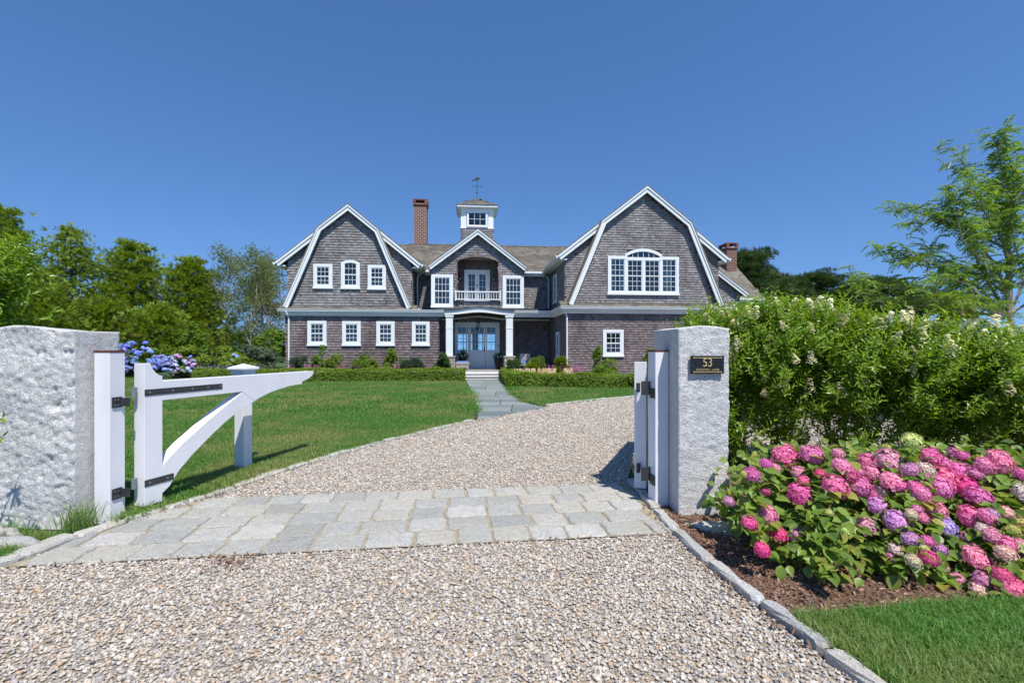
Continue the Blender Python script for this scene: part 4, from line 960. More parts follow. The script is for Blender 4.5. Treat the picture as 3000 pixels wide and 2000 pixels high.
# rocks at the foot of the posts
def rock(loc, s, rz, label, seed, mat=M_KERB):
    bm = bmesh.new(); bmesh.ops.create_icosphere(bm, subdivisions=3, radius=1)
    for v in bm.verts:
        n_ = noise.fractal(v.co*1.3+Vector((seed, 0, 0)), .6, 2, 4)
        c = v.co*(1+n_*.35); v.co = Vector((c.x*s[0], c.y*s[1], c.z*s[2]))
    me = bpy.data.meshes.new('rock'); bm.to_mesh(me); bm.free(); me.materials.append(mat); me.polygons.foreach_set('use_smooth', [True]*len(me.polygons))
    o = link('rock', me, rot=(0, 0, rz)); o.location = loc; return tag(o, label, 'rock')
rock((-4.02, 3.86, .03), (.2, .12, .09), .3, 'small pale rock in the grass by the left stone post', 2)
rock((-4.38, 3.93, .06), (.3, .12, .1), .12, 'long flat pale rock lying at the left edge in front of the stone post', 5)
rock((1.83, 4.35, .0), (.26, .14, .045), -.35, 'flat grey rock half buried in mulch at the foot of the plaque post', 8)
rock((2.14, 4.5, .03), (.06, .04, .05), 0, 'small dark stone leaning on the foot of the plaque post', 12, M_BLUE)

# ------------------------------------------------------------- hinge posts, gates, latch post
def gate_post(x, y, a, rz, z1, label, anchor):
    r = empty('gate_post', (x, y, 0), rz, label, 'gate post', 'white gate posts')
    x0, x1 = (-a, 0) if anchor == 'r' else (0, a)
    MB().box(x0, 0, -.02, x1, a, z1-.018).build('post_shaft', M_GATE, r, .005)
    MB().box(x0-.004, -.004, z1-.018, x1+.004, a+.004, z1).build('post_cap', M_REDCAP, r)
    return r
pL_ = gate_post(-3.744, 4.5, .16, R(-6), 1.6, 'white hinge post against the left stone post with a dark red top', 'r')
pR_ = gate_post(1.462, 4.93, .15, R(13), 1.605, 'white hinge post beside the plaque post with a dark red top', 'l')
gd = Vector((.2387, .971)); gang = math.atan2(.971, .2387)
def gate(x, y, ang, flip, label):
    """leaf in local (s along, depth behind the face, z)"""
    g = empty('driveway_gate', (x, y, 0), ang, label, 'gate', 'white wooden driveway gate leaves')
    T0, T1 = (0, .13) if not flip else (-.13, 0)
    MB().prism([(0,.064),(.19,.064),(.19,1.34),(.155,1.35),(.118,1.378),(.09,1.41),(.072,1.45),(.062,1.472),(0,1.472)], T0, T1).build('stile', M_GATE, g, .004)
    MB().prism([(.19,1.289),(2.612,1.289),(2.612,1.258),(2.57,1.215),(2.5,1.185),(2.424,1.164),(2.352,1.145),(2.348,1.11),(2.202,1.108),(2.05,1.097),(1.893,1.075),(1.75,1.05),(1.64,1.024),(1.53,.992),(1.434,.956),(1.24,1.091),(.19,1.091)], T0, T1).build('top_rail', M_GATE, g, .004)
    MB().prism([(.19,.427),(.29,.51),(.42,.612),(.55,.69),(.679,.772),(.8,.845),(.95,.93),(1.1,1.012),(1.24,1.0895),(1.434,.954),(1.26,.888),(1.083,.812),(.96,.745),(.839,.669),(.72,.592),(.614,.517),(.53,.46),(.466,.405),(.41,.36),(.366,.318),(.31,.25),(.269,.195),(.19,.145)], T0+.001, T1-.001).build('curved_brace', M_GATE, g, .004)
    f = T0-.006 if not flip else T1
    for (a, b, z0, z1, bl) in ((.0, .93, 1.152, 1.214, (.05,.3,.53,.73,.9)), (-.0, .31, .256, .322, (.05,.24))):
        st = MB().box(a, f, z0, b, f+.006, z1).build('strap_hinge', M_IRON, g, .0015)
        for k in bl:
            fx = f-.004 if not flip else f+.006; MB().box(k-.009, fx, (z0+z1)/2-.009, k+.009, fx+.004, (z0+z1)/2+.009).build('bolt', M_GALV, st)
    for z in (1.16, .27):
        MB().tube([(-.05, .07 if not flip else -.05, z-.02), (-.05, .07 if not flip else -.05, z+.08)], .022, 10).box(-.05, .085 if not flip else -.06, z+.0, .0, .095 if not flip else -.05, z+.075).build('hinge_knuckle', M_GALV if not flip else M_IRON, g)
    return g
gate(-3.61, 4.75, gang, False, 'left gate leaf, white with curved brace, swung open onto the lawn')
# right leaf: mirrored, seen end on
gR = Vector((.38, .925)).normalized()
gate(1.37, 5.42, math.atan2(gR.y, gR.x), True, 'right gate leaf seen end on, folded back beside the plaque post')
# hinge brackets on the posts
for (px, py, rz, s) in ((-3.744, 4.5, R(-6), 1), (1.462, 4.93, R(13), -1)):
    pr2 = pL_ if s > 0 else pR_
    for z in (1.06, .2) if s > 0 else (1.16, .27):
        if s > 0: b = MB().box(0, .02, z, .012, .12, z+.1).box(0, .1, z+.01, .1, .112, z+.09)
        else: b = MB().box(-.012, .0, z-.05, 0, .1, z+.05).box(-.1, .1, z-.02, .0, .112, z+.12)
        k = b.build('hinge_plate', M_IRON, pr2)
        for dy in (.035, .07):
            for dz_ in (.025, .075): MB().box(.012 if s > 0 else -.016, dy, z-.05*(s < 0)+dz_-.006, .016 if s > 0 else -.012, dy+.012, z-.05*(s < 0)+dz_+.006).build('bolt', M_GALV, k)
lp = empty('latch_post', (-3.55, 6.4, 0), gang, 'white square latch post with a stepped cap standing in the lawn behind the open gate', 'post')
MB().box(0, 0, -.02, .15, .15, 1.24).build('post_shaft', M_GATE, lp, .005)
MB().box(-.012, -.012, 1.24, .162, .162, 1.28).box(-.028, -.028, 1.28, .178, .178, 1.33).box(-.045, -.045, 1.33, .195, .195, 1.345)\
  .add([(-.06,-.06,1.345), (.21,-.06,1.345), (.21,.21,1.345), (-.06,.21,1.345), (-.06,-.06,1.372), (.21,-.06,1.372), (.21,.21,1.372), (-.06,.21,1.372), (.075,.075,1.425)], [(0,3,2,1), (0,1,5,4), (1,2,6,5), (2,3,7,6), (3,0,4,7), (4,5,8), (5,6,8), (6,7,8), (7,4,8)]).build('post_cap', M_GATE, lp, .003)
# --- house number plaque, screwed to the right post
fo = Vector((1.878, 4.645))
M_PLQ = plain('plaque_black', (.012,.012,.013), .45, .4, var=.1); M_GOLD = plain('plaque_gold', (.62,.45,.22), .4, .5, .3, var=.05)
pq = empty('address_plaque', (fo.x, fo.y, 1.463), 0, 'black rectangular plaque with gold number 53 and street name on the right stone post', 'plaque')
MB().box(-.16, 0, -.086, .16, .022, .086).build('plate', M_PLQ, pq, .003)
for z in (.066, -.07): MB().box(-.13, -.003, z-.003, .13, 0, z+.003).box(-.136, -.005, z-.006, -.126, 0, z+.006).box(.126, -.005, z-.006, .136, 0, z+.006).build('gold_line', M_GOLD, pq)
for x in (-.148, .148): MB().lathe([(.004, 0), (.004, .003)], n=8).build('screw', M_GALV, pq, loc=(x, -.001, .0), rot=(R(90), 0, 0))
def text(s, size, z, name, sp=1.0, off=0):
    c = bpy.data.curves.new(name, 'FONT'); c.body = s; c.size = size; c.align_x = 'CENTER'; c.align_y = 'CENTER'; c.extrude = .0015; c.space_character = sp; c.offset = off
    c.resolution_u = 4; o = bpy.data.objects.new('tmp', c); COL.objects.link(o); bpy.context.view_layer.update()
    me = bpy.data.meshes.new_from_object(o.evaluated_get(bpy.context.evaluated_depsgraph_get())); bpy.data.objects.remove(o)
    me.materials.clear(); me.materials.append(M_GOLD); return link(name, me, pq, (0, -.0025, z), rot=(R(90), 0, 0), scale=(.86, 1, 1))
text('53', .118, .018, 'number', .95); text('GRISTMILL LANE', .032, -.05, 'street_name', 1.12)
# ------------------------------------------------------------- scattering tools
def bake(name, mat, parent, tmpl, pos, nrm, scl, origin=(0, 0, 0), tilt=.35, kind='stuff', loc=(0, 0, 0), seed=0):
    """many copies of small triangle templates (Z = outwards) as one mesh"""
    g = np.random.default_rng(seed+5); pos = np.asarray(pos, float)-np.asarray(origin, float); nrm = np.asarray(nrm, float)+g.normal(0, tilt, (len(pos), 3))
    nrm /= np.linalg.norm(nrm, axis=1, keepdims=True)+1e-9
    h = np.tile([0, 0, 1.], (len(pos), 1)); h[np.abs(nrm[:, 2]) > .95] = [1, 0, 0]
    a = np.cross(h, nrm); a /= np.linalg.norm(a, axis=1, keepdims=True); b = np.cross(nrm, a)
    th = g.uniform(0, 2*np.pi, len(pos))[:, None]; a2 = a*np.cos(th)+b*np.sin(th); b2 = np.cross(nrm, a2)
    Rm = np.stack([a2, b2, nrm], 2)*np.asarray(scl).reshape(-1, 1, 1); w = g.integers(0, len(tmpl), len(pos)); VV = []; FF = []; base = 0
    for k, (tv, tf) in enumerate(tmpl):
        s = np.where(w == k)[0]
        if not len(s): continue
        v = np.einsum('nij,mj->nmi', Rm[s], tv)+pos[s][:, None, :]; VV.append(v.reshape(-1, 3))
        FF.append((tf[None]+(np.arange(len(s))*len(tv))[:, None, None]+base).reshape(-1, 3)); base += len(s)*len(tv)
    return link(name, nmesh(name, np.vstack(VV), np.vstack(FF), mat), parent, loc, kind)
def leaf(L, W, bend=.15, fold=.12, n=2):
    """leaf along +x, folded along the midrib"""
    V = [(0, 0, 0)]; F = []
    for i in range(1, n+1):
        t = i/(n+1); w = W*math.sin(math.pi*t**.8)*.5; z = -bend*L*t*t
        V += [(L*t, -w, z+fold*W), (L*t, 0, z), (L*t, w, z+fold*W)]
    V.append((L, 0, -bend*L)); F += [(0, 1, 2), (0, 2, 3)]
    for i in range(n-1): a = 1+3*i; b = a+3; F += [(a, b, b+1), (a, b+1, a+1), (a+1, b+1, b+2), (a+1, b+2, a+2)]
    a = 1+3*(n-1); F += [(a, len(V)-1, a+1), (a+1, len(V)-1, a+2)]
    return np.array(V, float), np.array(F)
def join(parts):
    V = []; F = []; b = 0
    for v, f in parts: V.append(v); F.append(f+b); b += len(v)
    return np.vstack(V), np.vstack(F)
def xf(vf, rot, t, s=1): return (vf[0]*s) @ np.array(Euler(rot).to_matrix()).T+np.array(t), vf[1]
def cluster(nl, L, W, lift=.5, r=.02, n=1, seed=0, bend=.2):
    q = random.Random(seed); return join([xf(leaf(L*q.uniform(.7, 1.15), W*q.uniform(.8, 1.1), bend, .15, n), (q.uniform(-.5, .5), -lift+q.uniform(-.35, .35), 2*math.pi*i/nl+q.uniform(-.4, .4)), (0, 0, q.uniform(-r, r))) for i in range(nl)])
def shoot(length, pairs, L, W, up=.7, seed=0, n=1):
    """twig along +z with opposite leaves"""
    q = random.Random(seed); P = []
    for i in range(pairs):
        t = (i+1)/pairs; z = length*t; k = 1-.35*t
        for s in (0, 1):
            for e in (0,): P.append(xf(leaf(L*k*q.uniform(.8, 1.2), W*k, .25, .2, n), (q.uniform(-.3, .3), -up*q.uniform(.6, 1.3), i*2.4+s*math.pi), (math.sin(z*9)*.012, 0, z)))
    r = .003; tw = (np.array([(r, 0, 0), (-r, r, 0), (-r, -r, 0), (0, 0, length)]), np.array([(0, 1, 3), (1, 2, 3), (2, 0, 3)])); P.append(tw)
    return join(P)
def spray(L, n, w, seed=0):
    """flat feathery spray (cedar) along +z leaning out"""
    q = random.Random(seed); P = []
    for i in range(n):
        a = q.uniform(-.9, .9); b = q.uniform(-.35, .35); l = L*q.uniform(.5, 1); d = Vector((math.sin(a), math.sin(b), math.cos(a))).normalized(); o = Vector((0, 0, 0))+d*l*.15
        s = d.cross(Vector((0, 1, 0))).normalized()*w*.5; e = o+d*l; m = (o+e)/2
        P.append((np.array([tuple(o), tuple(m-s), tuple(e), tuple(m+s)]), np.array([(0, 1, 2), (0, 2, 3)])))
    return join(P)
def blob(c, r, n, lumps, lr, seed, low=-.6, fill=.25):
    """points over a lumpy crown: (positions, outward normals)"""
    g = np.random.default_rng(seed); c = np.array(c, float); r = np.array(r, float)
    d = g.normal(size=(lumps, 3)); d /= np.linalg.norm(d, axis=1, keepdims=True); d[:, 2] = np.clip(d[:, 2], low, 1)
    L = d*g.uniform(.45, .95, (lumps, 1)); k = g.integers(0, lumps, n); e = g.normal(size=(n, 3)); e /= np.linalg.norm(e, axis=1, keepdims=True)
    e[:, 2] = np.where(e[:, 2] < -.3, -e[:, 2], e[:, 2]); rad = g.uniform(.55, 1.08, (n, 1))*g.uniform(.7, 1.2, lumps)[k][:, None]
    p = L[k]+e*lr*rad; inner = g.random(n) < fill; p[inner] *= g.uniform(.3, .95, (inner.sum(), 1))
    return c+p*r, e+.35*L[k]+np.array([0, 0, .25])

T_LEAF = [cluster(6, .11, .05, .5, .02, 1, i) for i in range(4)]
T_SPRAY = [spray(.3, 12, .036, i) for i in range(4)]
T_NEED = [spray(.3, 12, .02, i+9) for i in range(3)]

def trunk(parent, segs, mat, n=6, name='trunk'):
    m = MB()
    for pts, rad in segs: m.tube(pts, rad, n, cap=False)
    return m.build(name, mat, parent, smooth=True)
def PXW(px, D): return (px-1500)/1417*D
def PZ(py, D): return 1.6+(1026-py)/1417*D

# ------------------------------------------------------------- cedars and other trees on the left
def cedar(px, top, hw, D, label, seed, mat=None, n=3200, lean=0):
    x, zt, w = PXW(px, D), PZ(top, D), hw/1417*D; r = empty('cedar_tree', (x, D, 0), 0, label, 'tree', 'cedar trees along the left boundary')
    g = np.random.default_rng(seed); q = random.Random(seed)
    P = []; N = []; br = []
    # whorls of drooping limbs, each carrying its own clumps
    k = 0
    for i in range(62):
        t = (i+.5)/62; z = .5+(zt-.5)*t; R_ = w*1.4*(1.03-t)**.68*q.uniform(.55, 1.15)*(1 if t > .12 else .8)
        for j in range(2 if t < .85 else 1):
            a = k*2.39996+q.uniform(-.4, .4); k += 1; ln = R_*q.uniform(.75, 1.1); tip = Vector((math.cos(a)*ln, math.sin(a)*ln*.8, z+ln*.22)); st = Vector((0, 0, z-ln*.15)); br.append(([st, st.lerp(tip, .55)+Vector((0, 0, .04)), tip], [.035, .022, .008]))
            m = int(n/90)
            for _ in range(m):
                s = q.uniform(.3, 1.05)**.7; c = st.lerp(tip, s); rr = .14+.26*ln/w*s
                P.append((c.x+g.normal()*rr*1.3, c.y+g.normal()*rr*1.3, c.z+abs(g.normal())*rr*.8-.12)); N.append((math.cos(a)*.9+g.normal()*.3, math.sin(a)*.9+g.normal()*.3, .55))
    trunk(r, [([(0, 0, 0), (.1, 0, zt*.5), (0, 0, zt*.93)], [.2, .12, .03])]+br, M_BARK, 5)
    bake('crown', mat or L_CEDAR, r, T_SPRAY if mat is None else T_LEAF+T_SPRAY[:2], P, N, g.uniform(.75, 1.45, len(P)), tilt=.3, seed=seed)
    return r
cedar(5, 610, 125, 29, 'tallest dark cedar tree at the left edge of the picture', 1, n=3400)
cedar(205, 668, 125, 31, 'bushy cedar tree, yellow green on its top, second from the left', 2, L_VINE, 3800)
cedar(105, 800, 110, 27, 'lower cedar tree in the gap between the first two tall cedars', 21, None, 2600)
cedar(385, 712, 125, 32, 'broad cedar tree overgrown by a vine in the middle of the left row', 3, n=4200)
cedar(560, 760, 110, 33, 'darker green cedar tree next to the bare birch', 4, n=3800)
cedar(300, 880, 110, 30, 'short spreading cedar tree filling the row behind the stone post', 22, None, 2600)
cedar(470, 900, 105, 30.5, 'low wide cedar tree in front of the vine covered cedar', 23, None, 2600)

def branching(parent, base, h, r0, seed, mat, levels=3, spread=.5, first=.25, n0=14, lenf=.42, name='trunk', lean=(0, 0)):
    q = random.Random(seed); segs = []; tips = []
    def grow(p, d, ln, r, lv):
        pts = [p]; k = 3
        for i in range(k): d = (d+Vector((q.gauss(0, .1), q.gauss(0, .1), q.gauss(.05, .06)))).normalized(); pts.append(pts[-1]+d*ln/k)
        segs.append((pts, [r*(1-.75*i/k) for i in range(k+1)]))
        if lv == 0: tips.append((pts[-1], d)); tips.append((pts[-2], d)); return
        for _ in range(q.randint(3, 4)):
            t = q.uniform(.3, 1); i = min(k-1, int(t*k)); s = pts[i].lerp(pts[i+1], t*k-i); a = Vector((q.gauss(0, 1), q.gauss(0, 1), q.gauss(.3, .5))).normalized(); grow(s, (d+a*.75).normalized(), ln*q.uniform(.45, .65), r*.45, lv-1)
    top = Vector((lean[0], lean[1], h)); pts = [Vector((0, 0, 0))]
    for i in range(1, 7): t = i/6; pts.append(top*t+Vector((q.gauss(0, .05)*h*.2, q.gauss(0, .05)*h*.2, 0)))
    segs.append((pts, [r0*(1-.85*i/6) for i in range(7)]))
    for i in range(n0):
        t = first+(1-first)*(i+.5)/n0; k = min(5, int(t*6)); s = pts[k].lerp(pts[k+1], t*6-k); a = i*2.4+q.uniform(-.4, .4)
        d = Vector((math.cos(a)*spread, math.sin(a)*spread, .75)).normalized(); grow(s, d, h*lenf*(1.05-t*.75), r0*.38*(1.1-t), levels-1)
    tr = trunk(parent, segs, mat, 5, name); return tips
def birch(px, top, D, label, seed, n=7, lv=M_BIRCH, den=1.0, lean=0):
    x, zt = PXW(px, D), PZ(top, D); r = empty('birch_tree', (x, D, 0), 0, label, 'tree', 'thin birch trees beside the house')
    tips = branching(r, 0, zt*.93, .085, seed, lv, 3, .42, .2, 16, .36, lean=(lean, 0)); g = np.random.default_rng(seed); P = []; N = []
    for p, d in tips:
        for _ in range(int(n*den)): P.append(tuple(p+Vector(g.normal(0, .22, 3)))); N.append((g.normal(), g.normal(), .6))
    bake('crown', L_BIRCH, r, T_LEAF, P, N, g.uniform(.5, .95, len(P)), tilt=.6, seed=seed)
birch(655, 748, 33, 'thin pale birch tree with sparse leaves right of the cedars', 31, 7, lean=.3)
birch(720, 752, 32.5, 'leaning double birch tree with white bark nearest the house corner', 32, 8, lean=.9)
birch(800, 765, 36, 'twiggy grey green birch tree partly hidden by the house corner', 33, 7, lean=-.2)
birch(600, 850, 37, 'short scrubby birch tree showing through behind the birch trunks', 34, 14)
birch(770, 800, 38, 'dense low birch tree in the back behind the house corner', 35, 16)

# ------------------------------------------------------------- shrubs
def shrub(name, x, y, zt, w, mat, label, seed, n=900, tm=None, sc=(.7, 1.2), cat='shrub', group=None, z0=0, dep=None, lumps=9, lr=.42, stems=5, stuff=True):
    r = empty(name, (x, y, 0), 0, label, cat, group); h = zt-z0; g = np.random.default_rng(seed)
    p, nn = blob((0, 0, z0+h*.48), (w, dep or w*.8, h*.46), n, lumps, lr, seed, low=-.7)
    p[:, 2] = np.maximum(p[:, 2], .02)
    bake('foliage', mat, r, tm or T_LEAF, p, nn, g.uniform(*sc, n), tilt=.45, seed=seed)
    q = random.Random(seed); trunk(r, [([(q.uniform(-.06, .06), q.uniform(-.06, .06), 0), (q.uniform(-.3, .3)*w, q.uniform(-.3, .3)*w, zt*.45), (q.uniform(-.7, .7)*w, q.uniform(-.5, .5)*w, zt*.8)], [.02, .013, .005]) for _ in range(stems)], M_BARK, 4, 'stems')
    return r
def shrubpx(name, px, top, hw, D, mat, label, seed, **k): return shrub(name, PXW(px, D), D, PZ(top, D), hw/1417*D, mat, label, seed, **k)
BG = 'shrubs in the border under the left trees'
for i, (px, top, hw, D, mt, lb, n) in enumerate([
    (330, 905, 60, 30.2, L_OLIVE, 'twiggy reddish green shrub showing just above the left stone post', 1100),
    (425, 935, 55, 30.0, L_OLIVE, 'twiggy olive green shrub above the blue hydrangea', 1100),
    (385, 968, 60, 29.8, L_VINE, 'fresh green shrub directly behind the blue hydrangea', 1300),
    (492, 985, 45, 29.5, L_VINE, 'loose light green shrub right of the blue hydrangea', 1100),
    (566, 946, 46, 30.2, L_BRIGHT, 'rounded bright yellow green shrub under the darker cedar', 1300),
    (545, 1008, 50, 29.0, L_VINE, 'low leafy shrub below the rounded bright shrub', 1000),
    (630, 1000, 62, 29.2, L_VINE, 'broad dark green shrub left of the birch trunks', 1500),
    (700, 1020, 60, 29.0, L_VINE, 'mid green shrub at the foot of the birch trunks', 1300),
    (800, 950, 52, 31.5, L_BRIGHT, 'tall glossy bright shrub against the house corner', 1700),
    (765, 1010, 62, 29.0, L_GREY, 'soft grey green shrub in front of the glossy shrub', 1500),
    (590, 1052, 40, 28.6, L_OLIVE, 'small yellowish shrub behind the catmint mounds', 800),
    (660, 1056, 34, 28.3, L_VINE, 'small round leafy shrub at the front of the border', 800),
    (250, 985, 60, 29.5, L_VINE, 'light green shrub hidden low behind the left stone post', 700)]):
    shrubpx('border_shrub', px, top, hw, D, mt, lb, 100+i, n=n, group=BG, sc=(.8, 1.4))
for i, (px, top, hw, D, lb) in enumerate([(500, 1080, 58, 28.0, 'wide grey green catmint mound below the purple hydrangea'), (605, 1080, 32, 27.9, 'small catmint mound by the gap of bare soil'), (668, 1078, 34, 27.6, 'catmint mound left of the latch post cap')]):
    c_ = shrubpx('catmint', px, top, hw, D, L_GREY, lb, 130+i, n=900, group='catmint mounds edging the border', sc=(.5, .8), cat='plant')
    g = np.random.default_rng(i); w = hw/1417*D; P = np.c_[g.uniform(-w, w, 60), g.uniform(-.4, .3, 60), np.full(60, PZ(top, D))+g.uniform(-.15, .12, 60)]
    bake('flower_spikes', plain('catmint_flower%d' % i, (.22,.2,.4), .8), c_, [spray(.12, 4, .03, 3)], P, np.tile([0, 0, 1.], (60, 1)), np.full(60, 1.), tilt=.2)

for i, (px, top, hw, D, lb) in enumerate([(640, 960, 120, 42, 'distant dark green shrub seen between the birch trunks'), (770, 940, 110, 44, 'distant dark green shrub behind the house corner'), (480, 940, 120, 42, 'distant dark green shrub under the cedars'), (330, 930, 120, 40, 'distant dark green shrub above the left stone post'), (120, 930, 140, 40, 'distant dark green shrub behind the privet at the left edge')]):
    shrubpx('background_shrub', px, top, hw, D, L_DARKG, lb, 180+i, n=1800, group='background shrubs closing the left border', sc=(1.2, 2), lumps=14)
# ------------------------------------------------------------- hydrangeas
def head_mesh(seed, nf=105, far=False, flat=.66):
    """mophead: a dome of four-petalled florets, radius 1"""
    g = np.random.default_rng(seed); P = []; N = []
    for i in range(nf):
        z = 1-1.45*(i+.5)/nf; a = i*2.39996+g.normal(0, .1); rr = math.sqrt(max(0, 1-z*z)); d = np.array([rr*math.cos(a), rr*math.sin(a), z]); k = g.uniform(.84, 1.05)*(1+.2*noise.noise(Vector((d*1.6+seed*3).tolist())))
        P.append(d*k*np.array([1, 1, flat])); N.append(d+g.normal(0, .18, 3))
    s = 2.35/math.sqrt(nf)
    fl = []
    for j in range(4):
        a = j*math.pi/2; c, s_ = math.cos(a), math.sin(a); v = np.array([(0, 0, 0), (.5, -.42, .12), (.95, 0, .04), (.5, .42, .12)]); v = v @ np.array([[c, s_, 0], [-s_, c, 0], [0, 0, 1]]); fl.append((v, np.array([(0, 1, 2), (0, 2, 3)])))
    fl = join(fl) if not far else (np.array([(1, 1, 0), (-1, 1, .1), (-1, -1, 0), (1, -1, .1)], float)*.8, np.array([(0, 1, 2), (0, 2, 3)]))
    g2 = np.random.default_rng(seed+1); P = np.array(P); N = np.array(N); N /= np.linalg.norm(N, axis=1, keepdims=True)
    h = np.where(np.abs(N[:, 2:3]) > .9, [[1., 0, 0]], [[0, 0, 1.]]); a = np.cross(h, N); a /= np.linalg.norm(a, axis=1, keepdims=True); b = np.cross(N, a); th = g2.uniform(0, 6.3, len(P))[:, None]
    a2 = a*np.cos(th)+b*np.sin(th); Rm = np.stack([a2, np.cross(N, a2), N], 2)*s*g2.uniform(.8, 1.1, len(P))[:, None, None]
    v = np.einsum('nij,mj->nmi', Rm, fl[0])+P[:, None]; F = (fl[1][None]+(np.arange(len(P))*len(fl[0]))[:, None, None]).reshape(-1, 3); V = v.reshape(-1, 3)
    # green-white core so the dome is not hollow
    bm = bmesh.new(); bmesh.ops.create_icosphere(bm, subdivisions=1, radius=.8); cv_ = np.array([tuple(x.co) for x in bm.verts])*[1, 1, flat]; cf = np.array([[x.index for x in f.verts] for f in bm.faces]); bm.free()
    return nmesh('flower_head', np.vstack([V, cv_]), np.vstack([F, cf+len(V)]), M_FLOWER)
HM = [head_mesh(i) for i in range(4)]; HMF = [head_mesh(9+i, 26, True) for i in range(2)]; HMU = [head_mesh(20, 60, False, .45), head_mesh(21, 55, False, .5)]
C_ = dict(p=(.78,.18,.4), h=(.76,.1,.3), l=(.78,.28,.47), v=(.66,.28,.57), b=(.52,.37,.72), k=(.78,.3,.48), y=(.58,.54,.2), w=(.78,.48,.46))
HEADS = [(265,523,40,'k'),(385,645,48,'h'),(455,800,50,'h'),(545,715,60,'h'),(665,728,58,'k'),(490,600,65,'l'),(680,490,90,'p'),(400,370,52,'p'),(475,470,28,'h'),(480,310,45,'p'),(530,335,40,'k'),(590,270,80,'p'),(668,360,48,'l'),(745,260,72,'p'),(790,365,35,'h'),(890,250,40,'k'),(700,415,45,'p'),(955,370,58,'h'),(880,440,78,'p'),(1010,430,78,'p'),(1060,300,58,'p'),(1190,300,88,'l'),(1090,365,62,'k'),(1220,420,84,'l'),(1310,345,55,'k'),(1345,450,52,'p'),(1390,345,58,'w'),(1430,270,65,'p'),(1500,400,86,'p'),(1480,450,74,'l'),(1590,370,86,'p'),(1640,450,84,'h'),(1700,500,72,'p'),(1610,268,45,'p'),(1740,320,62,'l'),(1820,295,76,'l'),(1450,570,74,'l'),(1235,640,76,'v'),(1130,555,72,'v'),(1050,665,68,'k'),(1310,740,50,'v'),(1230,800,45,'w'),(1495,660,74,'b'),(1665,620,86,'p'),(1380,620,35,'l'),(1345,570,32,'l'),(1690,850,82,'l'),(1720,975,55,'k'),(1700,1035,50,'w'),(1580,1000,40,'k'),(1500,900,32,'w'),(1840,955,58,'h'),(1890,1030,86,'p'),(1850,820,60,'w'),(1930,770,45,'l'),(1860,585,45,'w'),(1780,600,42,'v'),(1900,690,40,'y'),(1320,175,58,'y'),(1185,220,26,'y'),(1390,795,32,'y'),(930,700,34,'y'),(350,368,24,'y'),(610,230,34,'y'),(1945,370,50,'p'),(1960,480,60,'w'),(1725,685,46,'w'),(1780,720,50,'l'),(1930,640,42,'y'),(1200,850,40,'l'),(1480,800,40,'v'),(840,590,30,'y'),(1560,250,40,'p'),(2040,330,70,'p'),(2060,560,75,'l'),(2030,850,70,'p'),(2120,450,70,'p'),(2100,700,70,'p'),(2110,950,70,'k')]
_q = random.Random(99)
for _i in range(26):
    _x = _q.uniform(900, 2150); _y = _q.uniform(260, 560) if _x < 1300 else _q.uniform(270, 900); HEADS.append((_x, _y, _q.uniform(34, 60), _q.choice('pphlkpw')))
def hsurf(cx, cy):
    """crop pixel -> (X, D, Z) on the sloping front of the bushes"""
    py = 1200+cy*.5102; px = 2000+cx*.5102; t = (cy-250)/800
    D = 4.15-1.0*max(-.15, t)**.8 if t > 0 else 4.15-t*1.2
    D += .12*math.sin(cx*.013)
    return PXW(px, D), D, PZ(py, D)
LBL = ['pink hydrangea bush nearest the plaque post with the lowest small heads', 'pink hydrangea bush with a yellow green head standing tallest', 'pink and violet hydrangea bush with one bluish head in its middle', 'pink hydrangea bush cut by the right edge of the picture']
edges = [820, 1260, 1640, 9999]
HB = []
for i, lb in enumerate(LBL):
    bx0 = [2.35, 2.95, 3.35, 3.9][i]; HB.append(empty('hydrangea_bush', (bx0, 4.0, 0), 0, lb, 'hydrangea', 'pink hydrangea bushes beside the drive'))
def lim(cx, cy):
    lo = np.interp(cy, [200, 360, 480, 560, 720, 860, 930, 1000], [620, 390, 400, 330, 390, 540, 800, 1500]); return cx > lo
def hb(cx):
    return next(i for i, e in enumerate(edges) if cx < e)
stems = [MB() for _ in HB]; hp_ = []
q = random.Random(4)
for k, (cx, cy, rr, c) in enumerate(HEADS):
    x, y, z = hsurf(cx, cy); r = rr*.5102/1417*y*.98; i = hb(cx); B_ = HB[i]; z = max(z, r*.8)
    mesh = q.choice(HMU) if c in 'y' and rr > 30 else q.choice(HM)
    o = link('flower_head', mesh, B_, (x-B_.location.x, y-B_.location.y, z), rot=(R(25)+q.uniform(-.3, .3), q.uniform(-.3, .3), q.uniform(0, 6)), scale=(r*q.uniform(.85, 1.03), r*q.uniform(.82, 1.0), r*q.uniform(.72, 1.0)))
    o.rotation_euler = (R(42)+q.uniform(-.25, .25), q.uniform(-.25, .25), 0); cc = C_[c]; o.color = tuple(min(1, v*q.uniform(.85, 1.15)) for v in cc)+(1,)
    hp_.append((x, y, z, r, i)); b0 = Vector((0, 0, 0))+Vector((q.uniform(-.15, .15), q.uniform(-.1, .1), 0)); e = Vector((x-B_.location.x, y-B_.location.y+r*.2, z-r*.3))
    stems[i].tube([b0, b0.lerp(e, .5)+Vector((0, .08, .06)), e], [.006, .005, .004], 5, cap=False)
M_STEM = plain('hydrangea_stem', (.11,.07,.03), .7, var=.4)
HL = []
for v_, (L_l, W_l, bd) in enumerate(((1, .72, .22), (1, .66, .35), (1, .78, .12))):
    v, f = leaf(L_l, W_l, bd, .14, 4); HL.append(nmesh('leaf', v, f, L_HYD, True))
def leafobj(B_, x, y, z, s, yaw, pitch, roll, name='leaf'):
    o = link(name, q.choice(HL), B_, (x-B_.location.x, y-B_.location.y, z)); o.rotation_euler = (roll, pitch, yaw); o.scale = (s, s, s); return o
cnt = [0]*4; extraP = []; 
